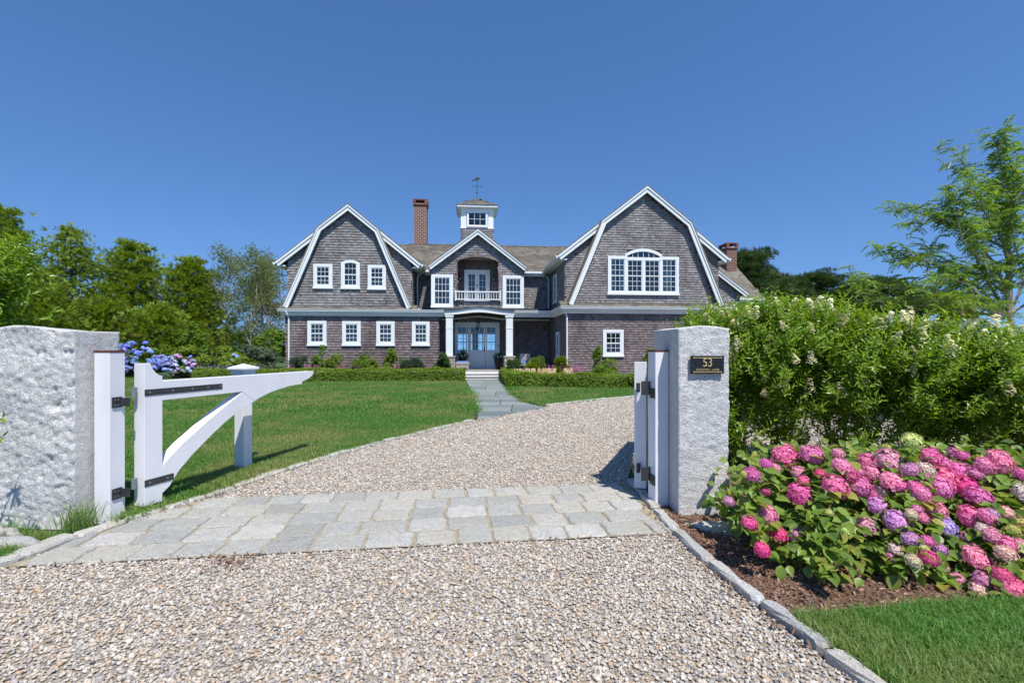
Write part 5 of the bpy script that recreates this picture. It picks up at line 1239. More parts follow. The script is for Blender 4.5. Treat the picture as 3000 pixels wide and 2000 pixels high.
for i, B_ in enumerate(HB):
    stems[i].build('stems', M_STEM, B_, smooth=True)
    x0 = [215, 700, 1160, 1540][i]; x1 = [860, 1300, 1700, 2350][i]; P = []; N = []
    k = 0
    while k < 300:
        cx = q.uniform(x0, x1); f0 = 200 if cx > 420 else 360
        lo = 880 if cx < 700 else (960 if cx < 1050 else 930 if cx < 1450 else 1090)
        cy = q.uniform(f0, lo)
        if not lim(cx, cy): continue
        k += 1
        x, y, z = hsurf(cx, cy); y += q.uniform(-.05, .11); z = max(.03, z-.02)
        leafobj(B_, x, y, z, q.uniform(.07, .115), R(-90)+q.gauss(0, 1.0), q.gauss(.15, .4), q.gauss(0, .35))
    for k in range(900):
        cx = q.uniform(x0, x1); cy = q.uniform(230, 900)
        if not lim(cx-40, cy): continue
        x, y, z = hsurf(cx, cy); d = q.uniform(.1, .75)
        z = max(.05, z*q.uniform(.8, 1.0)-(.0 if d < .3 else .03)); P.append((x, y+d, z)); N.append((q.gauss(0, .4), -.5+q.gauss(0, .4), 1))
    bake('inner_leaves', L_HYD, B_, [leaf(1, .7, .25, .14, 2)], P, N, np.random.default_rng(i).uniform(.075, .12, len(P)), origin=(B_.location.x, B_.location.y, 0), tilt=.4, seed=i)
# blue and lilac hydrangeas in the left border
def farhyd(px, top, hw, D, label, cols, seed, nh, zb=0):
    r = shrubpx('hydrangea_bush', px, top+10, hw, D, L_BRIGHT, label, seed, n=1300, cat='hydrangea', sc=(.9, 1.5)); w = hw/1417*D; zt = PZ(top, D); g = random.Random(seed)
    for i in range(nh):
        a = g.uniform(-1, 1); t = g.random(); z = .35+(zt-.4)*t; k = math.sqrt(max(.05, 1-(max(0, t-.35)/.75)**2))
        o = link('flower_head', g.choice(HMF), r, (a*w*k, -w*.75*k*math.sqrt(1-a*a*.8)-.05, z), rot=(g.uniform(.3, .8), g.uniform(-.3, .3), g.uniform(0, 6))); s = g.uniform(.09, .14); o.scale = (s*1.2, s*1.2, s); c = g.choice(cols); o.color = tuple(min(1, v*g.uniform(.8, 1.2)) for v in c)+(1,)
BL, LI, PU = (.3,.37,.76), (.42,.39,.74), (.56,.42,.72)
farhyd(410, 1000, 66, 28.6, 'big blue hydrangea bush right of the left stone post', [BL, BL, BL, (.2,.3,.75), LI], 201, 80)
farhyd(478, 1040, 34, 28.0, 'smaller blue hydrangea bush spilling towards the lilac one', [BL, BL, LI], 202, 40)
farhyd(545, 1036, 42, 28.4, 'lilac hydrangea bush with bright leaves beside the blue ones', [PU, PU, LI, (.6,.5,.7)], 203, 30)
farhyd(705, 1036, 24, 28.8, 'tiny pale blue hydrangea bush above the latch post cap', [LI, (.45,.42,.7)], 204, 8)
farhyd(350, 978, 26, 30.5, 'pinkish hydrangea bush just peeping out beside the left stone post', [(.6,.3,.5)], 205, 7)

# ------------------------------------------------------------- tall privet hedge on the right, shrub by shrub
T_PRIV = [shoot(.32, 7, .095, .032, .75, i, 2) for i in range(3)]+[shoot(.22, 6, .085, .029, .6, i+7, 2) for i in range(2)]
PAN = None
def panicle():
    q = random.Random(3); P = []; 
    for i in range(70):
        t = q.random(); a = q.uniform(0, 6.3); r = .045*(1-t*.75)*q.uniform(.5, 1); c = (r*math.cos(a), r*math.sin(a), t*.11); s = .008
        P.append((np.array([(-s, -s, 0), (s, -s, .003), (s, s, 0), (-s, s, .003)])+np.array(c), np.array([(0, 1, 2), (0, 2, 3)])))
    v, f = join(P); return nmesh('flower_cluster', v, f, M_CREAM)
PAN = panicle()
def privet(x, y, zt, w, dep, label, seed, n=420, fl=9, sc=1, low=1, group='privet shrubs of the tall flowering hedge', frontfl=True):
    r = empty('privet_shrub', (x, y, 0), 0, label, 'shrub', group); g = np.random.default_rng(seed); q = random.Random(seed); segs = []; P = []; N = []; tops = []
    for i in range(11):
        b = Vector((q.uniform(-.25, .25)*w, q.uniform(-.25, .25)*dep, 0)); t = Vector((q.uniform(-1, 1)*w, q.uniform(-1, .9)*dep, zt*q.uniform(.8, .97)))
        m = b.lerp(t, .5)+Vector((q.uniform(-.12, .12), q.uniform(-.1, .1), 0)); segs.append(([b, m, t], [.016*sc, .011*sc, .004]))
        for j in range(int(n/11)):
            s = q.random()**.6; c = (b.lerp(m, s*2) if s < .5 else m.lerp(t, s*2-1)); k = .1+.28*s
            c = c+Vector((g.normal()*k*w, g.normal()*k*dep, g.normal()*.14))
            if s < .42 and q.random() > .62*low: continue
            c.z = min(c.z, zt+g.normal()*.05); c.z = max(c.z, .05); P.append(tuple(c)); N.append((g.normal()*.5+(c.x)/w*.4, g.normal()*.4-.3, 1.0 if s > .4 else .6))
    for j in range(int(n*.5)):   # dense leafy top and face
        c = Vector((q.uniform(-1.05, 1.05)*w, q.uniform(-1, 1)*dep, zt-abs(g.normal())*.26+.14*noise.noise(Vector((x*2.3+q.uniform(-1, 1)*.2, 7, 0))))); P.append(tuple(c)); N.append((g.normal()*.35, g.normal()*.35-.15, 1))
    for j in range(16):      # arching shoots above the top
        c = Vector((q.uniform(-1.05, 1.05)*w, -dep*q.uniform(-.3, 1.1), zt+q.uniform(-.1, .02))); dx, dy = q.uniform(-.12, .12), q.uniform(-.15, .05); hh = q.uniform(.06, .24)
        segs.append(([c-Vector((0, 0, .3)), c+Vector((dx*.4, dy*.4, hh*.6)), c+Vector((dx, dy, hh))], [.005, .004, .002]))
        for u_ in (0, .45, .85): P.append(tuple(c+Vector((dx*u_, dy*u_, hh*u_-.08)))); N.append((dx*3, dy*3, 1))
    for j in range(int(n*.4)):     # shaded leaves inside
        P.append((q.uniform(-1, 1)*w, q.uniform(-.4, 1)*dep, q.uniform(zt*.38, zt*.9))); N.append((g.normal(), g.normal(), .8))
    for j in range(int(n*.6)):
        c = Vector((q.uniform(-1.05, 1.05)*w, -dep+g.normal()*.1, q.uniform(zt*.42, zt*.95)))
        if noise.noise(Vector(((c.x+x)*2.3, 3.1, c.z*2.6))) < (.2 if c.z < zt*.68 else -.06): continue
        P.append(tuple(c)); N.append((g.normal()*.5, -.7, .8))
    for j in range(int(n*.42*low)):
        c = Vector((q.uniform(-1.05, 1.05)*w, -dep*q.uniform(-.6, 1)+g.normal()*.08, q.uniform(.25, zt*.5)))
        if noise.noise(Vector(((c.x+x)*2.8, 8.1, c.z*2.8))) < .02: continue
        P.append(tuple(c)); N.append((g.normal()*.5, -.6, .9))
    trunk(r, segs, M_BARK, 5, 'stems')
    bake('foliage', L_PRIV, r, T_PRIV, P, N, g.uniform(.75, 1.2, len(P))*sc, tilt=.25, seed=seed)
    for i in range(fl):
        if q.random() < .62: loc = (q.uniform(-1, 1)*w, -dep*q.uniform(.2, 1.1), zt+q.uniform(-.05, .16))
        else: loc = (q.uniform(-1, 1)*w, -dep-q.uniform(.12, .28), q.uniform(zt*.5, zt*.95))
        o = link('flower_cluster', PAN, r, loc, rot=(q.uniform(-.2, .6), q.uniform(-.5, .5), q.uniform(0, 6))); k = q.uniform(1.0, 1.7)*sc; o.scale = (k, k, k)
    return r
privet(3.05, 6.7, 1.92, .48, .5, 'privet shrub with the most cream flowers, rising just behind the plaque post', 301, 520, 22)
privet(2.7, 6.75, 1.84, .25, .3, 'leaning privet shrub whose tips reach left over the plaque post', 308, 160, 5, low=.6)
privet(3.8, 6.65, 2.0, .5, .55, 'tallest flowering privet shrub, second right of the plaque post', 302, 620, 22)
privet(4.6, 6.55, 1.84, .5, .55, 'privet shrub behind the left pink hydrangeas with a thick bare stem', 303, 620, 16)
privet(5.35, 6.4, 1.72, .5, .55, 'privet shrub over the gap where pale gravel shows through', 304, 560, 14)
privet(6.1, 6.3, 1.62, .5, .55, 'privet shrub under the hanging locust branches', 305, 600, 14)
privet(6.8, 6.2, 1.64, .5, .55, 'privet shrub below the locust trunk near the right edge', 306, 600, 12)
privet(7.5, 6.1, 1.58, .5, .55, 'last privet shrub cut by the right edge of the picture', 307, 560, 10)
privet(-6.55, 5.8, 2.7, .34, .5, 'tall privet shrub with cream flowers rising behind the left stone post', 310, 560, 9, 1.25, group='privet shrubs near the left stone post')
sp = empty('privet_sprig', (-4.2, 3.95, 0), 0, 'small leafy privet sprig reaching in at the left edge over the stone post face', 'branch')
trunk(sp, [([(-.45, -.1, 0), (-.3, 0, .9), (-.12, -.04, 1.35), (-.02, -.08, 1.56)], [.012, .009, .005, .003]), ([(-.3, 0, .9), (-.14, -.05, 1.0), (-.05, -.1, 1.12)], [.006, .004, .003])], M_BARK, 5, 'twig')
bake('leaves', L_PRIV, sp, T_PRIV, [(-.1, -.08, 1.42), (-.12, -.1, 1.0), (-.16, -.05, 1.1), (-.18, -.03, .85)], [(.6, -.3, .8), (.9, -.3, .2), (.5, -.5, .5), (.8, -.2, .5)], [.9, .9, .7, .9], tilt=.2)

# ------------------------------------------------------------- locust tree at the right
def frond(seed, L=.27, pairs=7):
    q = random.Random(seed); P = []
    for i in range(pairs):
        t = (i+.6)/pairs
        for s in (-1, 1): P.append(xf(leaf(.085*(1-.3*abs(t-.4)), .04, .1, .1, 1), (q.uniform(-.3, .3), q.uniform(0, .3), s*(1.15+q.uniform(-.2, .2))), (L*t, 0, -L*.45*t*t)))
    P.append((np.array([(0, 0, 0), (0, .004, 0), (L*.5, 0, -L*.11), (L, 0, -L*.45)]), np.array([(0, 1, 2), (1, 3, 2)]))); return join(P)
def frondcl(seed):
    q = random.Random(seed); return join([xf(frond(seed*7+i), (q.uniform(-.3, .3), q.uniform(-.5, .2), 2*math.pi*i/3+q.uniform(-.7, .7)), (0, 0, 0)) for i in range(3)])
T_LOC = [frondcl(i) for i in range(4)]
LD = 11.0
loc_t = empty('locust_tree', (PXW(2962, LD), LD, 0), 0, 'airy young locust tree with feathery leaves at the right edge', 'tree'); loc_t.scale = (1, 1, .94)
lx = PXW(2962, LD); q = random.Random(77); segs = []; P = []; N = []
T = lambda px, py: Vector((PXW(px, LD)-lx, 0, PZ(py, LD)))
main = [Vector((.15, 0, 0)), Vector((.05, 0, 1.6)), T(2958, 880), T(2955, 700), T(2958, 600), T(2975, 520), T(2968, 455)]
segs.append((main, [.085, .075, .062, .048, .034, .02, .006]))
limbs = [((2955, 885), [(2900, 830), (2800, 760), (2700, 700), (2642, 638)]), ((2950, 905), [(2880, 850), (2760, 820), (2640, 815), (2560, 806)]), ((2958, 780), [(2905, 690), (2830, 630), (2760, 590), (2700, 555)]), ((2955, 700), [(2915, 640), (2870, 590), (2820, 540), (2795, 520)]), ((2957, 620), [(2935, 540), (2905, 470), (2880, 420), (2856, 388)]),
 ((2958, 900), [(3010, 800), (3080, 690), (3120, 600), (3150, 500)]), ((2958, 720), [(3000, 620), (3040, 520), (3050, 440)]), ((2940, 915), [(2880, 890), (2780, 870), (2700, 860), (2640, 850)]), ((2955, 840), [(2900, 780), (2840, 740), (2790, 700), (2740, 670)]), ((2962, 560), [(2990, 480), (3010, 410), (3020, 370)]), ((2958, 820), [(3020, 760), (3100, 740), (3180, 700)]), ((2955, 910), [(2915, 800), (2890, 700), (2860, 600), (2850, 530)]), ((2950, 900), [(2890, 860), (2810, 800), (2740, 780), (2660, 740)])]
for li, (st, pp) in enumerate(limbs):
    for rep in range(2):
        dy = q.uniform(.3, 1.6)*(1 if (li+rep) % 2 else -1); pts = [T(*st)]+[T(a+rep*q.uniform(-25, 35), b+rep*q.uniform(-10, 50))+Vector((0, dy*(i+1)/len(pp), 0)) for i, (a, b) in enumerate(pp)]
        segs.append((pts, [.032*(1-.85*i/(len(pts)-1)) for i in range(len(pts))]))
        for i in range(1, len(pts)):
            for t in (.15, .4, .65, .9):
                c = pts[i-1].lerp(pts[i], t); fr = (i-1+t)/(len(pts)-1)
                for s in range(2):
                    d = (pts[i]-pts[i-1]).normalized()+Vector((q.gauss(0, .5), q.gauss(0, .6), q.gauss(.2, .4))); d.normalize(); ln = q.uniform(.25, .6)*(.6+.5*fr)
                    e = c+d*ln
                    if fr < .22 or q.random() < .66: segs.append(([c, c.lerp(e, .5)+Vector((0, 0, .03)), e], [.007, .005, .002]))
                    else: continue
                    if fr > .22:
                        for u in (.55, 1.0): P.append(tuple(c.lerp(e, u))); N.append((q.gauss(0, .3), q.gauss(0, .3), 1))
for i in range(60):
    z = q.uniform(.55, 1); k = int(z*5.99); c = main[k].lerp(main[min(6, k+1)], z*6-k); e = c+Vector((q.gauss(0, .35), q.gauss(0, .35), .15)); segs.append(([c, e], [.006, .002])); P.append(tuple(e)); N.append((0, 0, 1))
trunk(loc_t, segs, M_BARKL, 5)
bake('crown', L_LOC, loc_t, T_LOC, P, N, np.random.default_rng(1).uniform(.7, 1.05, len(P)), tilt=.3, seed=3)

# ------------------------------------------------------------- pines beyond the house on the right
def pine(px, top, hw, D, label, seed, n=20):
    x, zt, w = PXW(px, D), PZ(top, D), hw/1417*D; r = empty('pine_tree', (x, D, 0), 0, label, 'tree', 'dark pine trees beyond the right of the house'); q = random.Random(seed); g = np.random.default_rng(seed); segs = [([(0, 0, 0), (.2, 0, zt*.5), (0, 0, zt*.95)], [.3, .2, .05])]; P = []; N = []
    for i in range(n*2):
        t = q.random(); z = zt*(.45+.54*t); a = q.uniform(0, 6.28); rr = w*(1.0-.6*max(0, t-.35)**1.2)*q.uniform(.1, 1); c = Vector((math.cos(a)*rr, math.sin(a)*rr*.6, z+rr*.12)); segs.append(([(0, 0, z-rr*.25), tuple(c)], [.08, .03]))
        cr = w*q.uniform(.3, .46)
        p, nn = blob(tuple(c), (cr, cr, cr*.42), 190, 8, .5, seed*50+i, low=-.2, fill=.2); P.append(p); N.append(nn)
    trunk(r, segs, M_BARK, 5); P = np.vstack(P); N = np.vstack(N); bake('crown', L_PINE, r, T_NEED, P, N, g.uniform(1.2, 2.2, len(P)), tilt=.3, seed=seed)
pine(2190, 752, 95, 50, 'flat topped pine tree touching the right chimney', 401)
pine(2300, 815, 85, 55, 'pine tree with a bare side branch behind the end wing roof', 402)
pine(2395, 815, 85, 60, 'rounded pine tree behind the cream hedge flowers', 403)
pine(2480, 845, 70, 58, 'low pine tree in the dip between two taller pines', 404, 12)
pine(2565, 832, 80, 52, 'wide pine tree left of the locust branches', 405)
pine(2680, 860, 85, 55, 'lower pine tree seen through the locust branches', 406, 12)
pine(2790, 890, 60, 60, 'farthest low pine tree behind the locust tree', 407, 12)
# neighbour's house, mostly hidden
nb = empty('neighbour_house', (PXW(2872, 40), 40, 0), R(-4), 'pale grey gabled neighbouring house glimpsed behind the locust tree', 'house')
M_NR = plain('pale_grey_roof', (.2,.22,.225), .8, var=.1); M_NW = plain('pale_grey_siding', (.42,.46,.47), .8, var=.06)
MB().prism([(-2.4, 0), (2.4, 0), (2.4, 2.6), (0, 4.1), (-2.4, 2.6)], 0, 6).build('wall', M_NW, nb)
MB().prism([(-2.8, 2.5), (0, 4.25), (2.8, 2.5), (2.8, 2.35), (0, 4.1), (-2.8, 2.35)], -.3, 6.3).build('roof', M_NR, nb)
MB().box(.9, 3, 3, 2.3, 4, 5.9).box(.84, 2.94, 5.75, 2.36, 4.06, 5.95).build('chimney', M_BRICK, nb)

# ------------------------------------------------------------- clipped box hedges
T_BOX = [cluster(5, .05, .026, .55, .02, 1, i+30) for i in range(4)]
def hedge(path, wd, h, label, seed, dens=900):
    L = [Vector(p) for p in path]; r = empty('box_hedge', (L[0].x, L[0].y, 0), 0, label, 'hedge', 'clipped box hedges in front of the house'); o = L[0]; g = np.random.default_rng(seed); P = []; N = []
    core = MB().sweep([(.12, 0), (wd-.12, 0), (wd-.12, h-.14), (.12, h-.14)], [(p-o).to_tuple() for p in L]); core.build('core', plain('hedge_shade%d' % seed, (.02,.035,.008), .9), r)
    for si, (a, b) in enumerate(zip(L, L[1:])):
        d = (b-a); ln = d.length; d = d.normalized(); nr = Vector((d.y, -d.x)); e0 = e1 = .02
        if si+2 < len(L): e1 = max(.02, wd*abs(d.cross((L[si+2]-b).normalized()))*.95)
        if si: e0 = max(.02, wd*abs(d.cross((a-L[si-1]).normalized()))*.95)
        n = int((ln+e0+e1)*dens)
        for _ in range(n):
            s = g.uniform(-e0, ln+e1); f = g.random(); lump = .03*math.sin(s*2.1+seed)+.025*math.sin(s*5.3)
            if f < .42: p = a+d*s+nr*(wd-.0+lump+g.normal()*.025); z = g.uniform(.0, h); nn = (nr.x, nr.y, .3)
            elif f < .9: p = a+d*s+nr*g.uniform(0, wd); z = h+lump+g.normal()*.03; nn = (0, 0, 1)
            else: p = a+d*s; z = g.uniform(0, h); nn = (-nr.x, -nr.y, .3)
            P.append((p.x-o.x, p.y-o.y, z)); N.append(nn)
    for end, sg in ((L[0], -1), (L[-1], 1)):
        d = (L[1]-L[0]).normalized() if sg < 0 else (L[-1]-L[-2]).normalized(); nr = Vector((d.y, -d.x))
        for _ in range(int(260*wd)): p = end+d*sg*(.02+abs(g.normal())*.02)+nr*g.uniform(0, wd); P.append((p.x-o.x, p.y-o.y, g.uniform(0, h))); N.append((d.x*sg, d.y*sg, .3))
    bake('foliage', L_BOX, r, T_BOX, P, N, g.uniform(.8, 1.4, len(P)), tilt=.4, seed=seed)
hl = [WX(-13.6, 26.2), WX(-12, 25.95), WX(-8, 25.85), WX(-.32, 25.85)]
hedge(hl, .85, .6, 'long low clipped box hedge left of the porch steps', 1)
hr = [WX(2.75, 26.4), WX(2.7, 21.65), WX(7, 20.25), WX(12, 19.8), WX(15, 20.0)]
# left face and front face share one hedge that turns the corner
hrp = [(hr[0][0]-.05, hr[0][1]), (hr[1][0]-.05, hr[1][1]), hr[2], hr[3], hr[4]]
hedge([WX(2.45, 26.3), WX(2.45, 21.5), WX(6.9, 20.1), WX(11, 19.7), WX(15, 19.9)][::1], .78, .55, 'clipped box hedge turning the corner right of the bluestone walk', 2)

# ------------------------------------------------------------- planting in front of the walls
def uv(u, v): return WX(u, v)
T_SM = [cluster(6, .07, .035, .5, .03, 1, i+50) for i in range(4)]
T_FEA = [spray(.2, 9, .022, i+70) for i in range(3)]
def pz4(x): return 780+x*.2636
def U_of(px, v):
    d0 = (px-1500)/1417; return (HC*d0+HS)/(-HS*d0+HC)*v
def Vz(py, px, v):
    d0 = (px-1500)/1417; return 1.6+(1026-py)/1417*(v/(-HS*d0+HC))
def plantpx(px, top, hw, v, mat, label, seed, tm=T_SM, name='garden_shrub', n=700, **k):
    u = U_of(px, v); x, y = WX(u, v); k.setdefault('group', 'shrubs planted along the house wall'); return shrub(name, x, y, Vz(top, px, v), hw/1417*v, mat, label, seed, n=n, tm=tm, **k)
Z4 = lambda X, Y: (780+X*.2636, 860+Y*.2636); Z5 = lambda X, Y: (1200+X*.2976, 860+Y*.2976)
for i, (X, Y, hw, mt, tm, n, lb) in enumerate([
    (590, 600, 70, L_BRIGHT, T_SM, 750, 'leafy shrub under the first ground floor window from the left'), (760, 632, 70, L_VINE, T_SM, 600, 'leafy shrub between the first and second ground floor windows'),
    (1030, 605, 85, L_BRIGHT, T_SM, 850, 'largest leafy shrub under the second ground floor window'), (1180, 690, 60, L_VINE, T_SM, 500, 'lower leafy shrub right of the largest one'),
    (1390, 625, 70, L_VINE, T_SM, 750, 'leafy shrub under the third ground floor window'), (1490, 735, 45, L_BRIGHT, T_SM, 350, 'small pale shrub between the third and fourth windows'),
    (1660, 740, 115, L_GREY, T_FEA, 900, 'wide feathery low shrub under the fourth ground floor window'), (360, 705, 68, L_GREY, T_FEA, 500, 'feathery grey green shrub beside the left downspout')]):
    px, py = Z4(X, Y); plantpx(px, py-3, hw*.2636*1.2, 27.3, mt, lb, 500+i, tm, n=int(n*1.5), lumps=8, lr=.45, sc=(.7, 1.25))
px, py = Z4(1955, 655); plantpx(px, py, 25, 27.0, L_DARKG, 'round boxwood left of the porch steps', 520, T_BOX, 'round_boxwood', 1500, sc=(1.2, 2), group='round boxwoods flanking the steps')
px, py = Z5(1025, 600); plantpx(px, py, 25, 26.0, L_DARKG, 'round boxwood right of the porch steps', 521, T_BOX, 'round_boxwood', 1500, sc=(1.2, 2), group='round boxwoods flanking the steps')
for i, (X, Y, hw, v, mt, tm, n, lb) in enumerate([
    (1220, 640, 85, 25.8, L_VINE, T_FEA, 900, 'feathery shrub in front of the blue porch chair'), (1300, 572, 40, 26.2, L_BRIGHT, T_SM, 700, 'upright bright shrub in the corner by the side window'),
    (1475, 640, 70, 24.4, L_VINE, T_FEA, 700, 'soft green shrub in front of the right wing downspout'), (1865, 500, 55, 24.3, L_BRIGHT, T_SM, 500, 'slender tip of the bright shrub left of the right wing window'),
    (1880, 610, 150, 24.2, L_BRIGHT, T_SM, 1000, 'wide bright shrub below the right wing window'), (2330, 560, 60, 24.0, L_VINE, T_SM, 700, 'leafy shrub showing behind the right gate leaf'), (2520, 600, 80, 24.0, L_VINE, T_SM, 600, 'leafy shrub hidden behind the plaque post')]):
    px, py = Z5(X, Y); plantpx(px, py, hw*.2976*1.15, v, mt, lb, 530+i, tm, n=int(n*1.5), lumps=9, lr=.4, sc=(.7, 1.2))
def plume_mesh(name, mat, seed, L=.4, w=.03):
    q = random.Random(seed); P = []
    for s in range(9):
        a = q.uniform(0, 6.28); b = Vector((math.cos(a)*.08, math.sin(a)*.08, 0)); d = Vector((math.cos(a)*.22, math.sin(a)*.22, 1)).normalized()
        for k in range(26):
            t = q.random(); c = b+d*(L*.35+L*.65*t); r = w*(1.1-t); c += Vector((q.gauss(0, r), q.gauss(0, r), 0)); e = .012
            P.append((np.array([(-e, 0, -e), (e, 0, -e), (e, e, e), (-e, -e, e)])+np.array(c), np.array([(0, 1, 2), (0, 2, 3)])))
        P.append((np.array([(b.x-.003, b.y, 0), (b.x+.003, b.y, 0), tuple(b+d*L*.6)]), np.array([(0, 1, 2)])))
    v, f = join(P); return nmesh(name, v, f, mat)
M_PK = leafmat('pink_plume', [(.4,.1,.25), (.5,.18,.34), (.3,.07,.19)], .2); M_CR = leafmat('cream_plume', [(.75,.62,.38), (.85,.74,.5), (.62,.47,.24)], .2)
PMP = [plume_mesh('plumes', M_PK, i, .5, .022) for i in range(2)]; PMC = [plume_mesh('plumes', M_CR, i+5, .34, .05) for i in range(2)]
BASEL = nmesh('leaves', *join([xf(cluster(6, .14, .06, .7, .02, 1, i+90), (0, 0, i), (0, 0, .03*i)) for i in range(4)]), L_VINE)
def astilbe(px, v, pink, label, s=1.0):
    u = U_of(px, v); x, y = WX(u, v); r = empty('pink_astilbe' if pink else 'cream_astilbe', (x, y, 0), random.uniform(0, 6), label, 'plant', ('pink' if pink else 'cream')+' astilbes behind the box hedges')
    z = .38 if pink else .3; link('plumes', random.choice(PMP if pink else PMC), r, (0, 0, z), scale=(s, s, s)); link('leaves', BASEL, r, (0, 0, z-.1), scale=(1.4*s, 1.4*s, 1.6)); link('leaves', BASEL, r, (0, 0, .02), scale=(1.4, 1.4, 3))
pk = 'pink plumed astilbe behind the '; ck = 'cream plumed astilbe behind the '
for X, t in ((300, 'left end of the long hedge'), (455, 'long hedge just right of the downspout'), (565, 'long hedge under the first window'), (825, 'long hedge below the second window'), (1000, 'long hedge under the largest leafy shrub'), (1450, 'long hedge under the third window'), (1815, 'long hedge near the round boxwood')): astilbe(Z4(X, 0)[0], 26.75, True, pk+t, .9)
for X, t in ((240, 'long hedge beside the house corner'), (90, 'far left part of the long hedge'), (420, 'long hedge between two pink plumes'), (600, 'long hedge in front of the first leafy shrub'), (725, 'long hedge in front of the second leafy shrub'), (1190, 'long hedge left of the third window'), (1265, 'long hedge directly left of the third leafy shrub'), (1640, 'long hedge in front of the wide feathery shrub'), (1710, 'long hedge at the right of the feathery shrub'), (1940, 'long hedge in front of the round boxwood')): astilbe(Z4(X, 0)[0], 26.6, False, ck+t)
for i, (X, t) in enumerate(((1070, 'corner hedge right next to the boxwood'), (1130, 'corner hedge, second from the boxwood'), (1185, 'corner hedge, third from the boxwood'), (1240, 'corner hedge, fourth from the boxwood'), (1300, 'corner hedge below the upright bright shrub'), (1350, 'corner hedge left of the pink plumes'), (1400, 'corner hedge under the pink plumes'), (1560, 'corner hedge right of the soft shrub'))): astilbe(Z5(X, 0)[0], 23.4+.1*(i % 3), False, ck+t, 1.25)
for X, t in ((1365, 'corner hedge in front of the porch corner'), (1400, 'corner hedge beside the side window'), (1515, 'corner hedge in front of the white downspout'), (1610, 'corner hedge, slender one at the wing wall'), (1685, 'corner hedge left of the wide bright shrub')): astilbe(Z5(X, 0)[0], 24.0, True, pk+t, 1.0)

# ------------------------------------------------------------- things on the porch
M_WICK = plain('whitewashed_wicker', (.5,.45,.4), .8, nscale=60, var=.35, bump=.004); M_CUSH = plain('blue_cushion', (.16,.26,.52), .8, nscale=5, var=.1); M_POT = plain('black_planter', (.02,.02,.022), .5)
def place(u, v): x, y = WX(u, v); return (x, y, FL)
ot = empty('wicker_ottoman', place(-.42, 28.35), TH, 'white wicker ottoman with a blue cushion beside the left porch pier', 'ottoman')
m = MB()
for k in range(5): m.box(-.36, -.26, .16+k*.045, .36, .26, .19+k*.045)
for a in (-.33, .33):
    for b in (-.23, .23): m.tube([(a, b, 0), (a*1.02, b*1.02, .4)], [.018, .028], 8)
for a, b, c, d in ((-.33, -.24, .33, -.24), (-.33, .24, .33, .24)): m.tube([(a, b, .1), ((a+c)/2, b, .19), (c, d, .1)], .014)
m.tube([(-.38, -.27, .39), (.38, -.27, .39)], .03, 8).tube([(-.38, .27, .39), (.38, .27, .39)], .03, 8).tube([(-.38, -.27, .39), (-.38, .27, .39)], .03, 8).tube([(.38, -.27, .39), (.38, .27, .39)], .03, 8)
m.build('frame', M_WICK, ot); MB().box(-.34, -.25, .4, .34, .25, .52).build('cushion', M_CUSH, ot, .04)
def chair(u, v, rz, label):
    c = empty('porch_chair', place(u, v), TH+rz, label, 'chair', 'cushioned porch chairs'); m = MB()
    for a in (-.36, .33):
        m.box(a, -.35, .16, a+.06, .35, .2).box(a-.02, -.38, .58, a+.08, .34, .63)
        for b in (-.35, .3): m.box(a, b, 0, a+.06, b+.05, .6)
    m.box(-.36, -.35, .26, .39, .33, .32).box(-.33, .28, .3, .36, .34, .95); m.build('frame', M_IRON if u < 0 else M_WICK, c)
    MB().box(-.29, -.36, .32, .32, .26, .47).build('seat_cushion', M_CUSH, c, .04); MB().box(-.3, .14, .45, .33, .28, 1.02).build('back_cushion', M_CUSH, c, .04, rot=(R(-12), 0, 0))
chair(-.98, 29.2, R(75), 'dark framed porch chair with a blue cushion half hidden behind the left pier')
chair(3.15, 28.9, R(-35), 'porch chair with a tall blue cushion right of the right pier')
def planter(u, v, label, spikes, s=1):
    p = empty('planter', place(u, v), 0, label, 'planter', 'black planters beside the front door'); MB().lathe([(.15, 0), (.2, .3), (.25, .66), (.27, .68), (.27, .72), (.22, .72), (.2, .64)], n=20).build('pot', M_POT, p, smooth=False)
    g = np.random.default_rng(int(u*10)+30); n = 160; P = np.c_[g.normal(0, .13, n), g.normal(0, .13, n), g.uniform(.7, .95, n)]; bake('foliage', L_DARKG, p, T_SM, P, P*[1, 1, .0]+[0, 0, .15], g.uniform(.7, 1.2, n), tilt=.4)
    for k in range(9): a = k*2.4; o = link('blossom', HMF[0], p, (.22*math.cos(a)*g.uniform(.5, 1), -.1+.18*math.sin(a), .82+g.uniform(-.08, .1))); o.scale = (.045,)*3; o.color = (.85, .86, .88, 1)
    if spikes:
        m = MB()
        for k in range(22): a = k*2.4; r = g.uniform(.12, .35); m.tube([(0, 0, .7), (math.cos(a)*r*.4, math.sin(a)*r*.4, 1.05), (math.cos(a)*r, math.sin(a)*r, 1.25+g.uniform(-.1, .2))], [.02, .016, .003], 4)
        m.build('spiky_leaves', L_DARKG, p)
planter(-.42, 29.55, 'black planter with dark spiky leaves left of the front door', True); planter(1.72, 29.35, 'black planter with white flowers right of the front door', False)
ln = empty('porch_lantern', WX(.51, 28.9)+(3.28,), 0, 'black glass lantern hanging from the porch ceiling in front of the door', 'lantern')
MB().tube([(0, 0, .0), (0, 0, .32)], .008).lathe([(.02, .0), (.1, -.03), (.105, -.05), (.02, -.05)], n=12).lathe([(.09, -.3), (.06, -.34), (.01, -.36)], n=12).build('cage', M_IRON, ln)
m = MB()
for k in range(6): a = k*math.pi/3; m.tube([(.1*math.cos(a), .1*math.sin(a), -.05), (.11*math.cos(a), .11*math.sin(a), -.18), (.085*math.cos(a), .085*math.sin(a), -.3)], .006, 4)
m.build('cage_bars', M_IRON, ln); MB().lathe([(.09, -.05), (.1, -.18), (.078, -.3)], n=12).build('glass_shade', M_GLASS, ln)
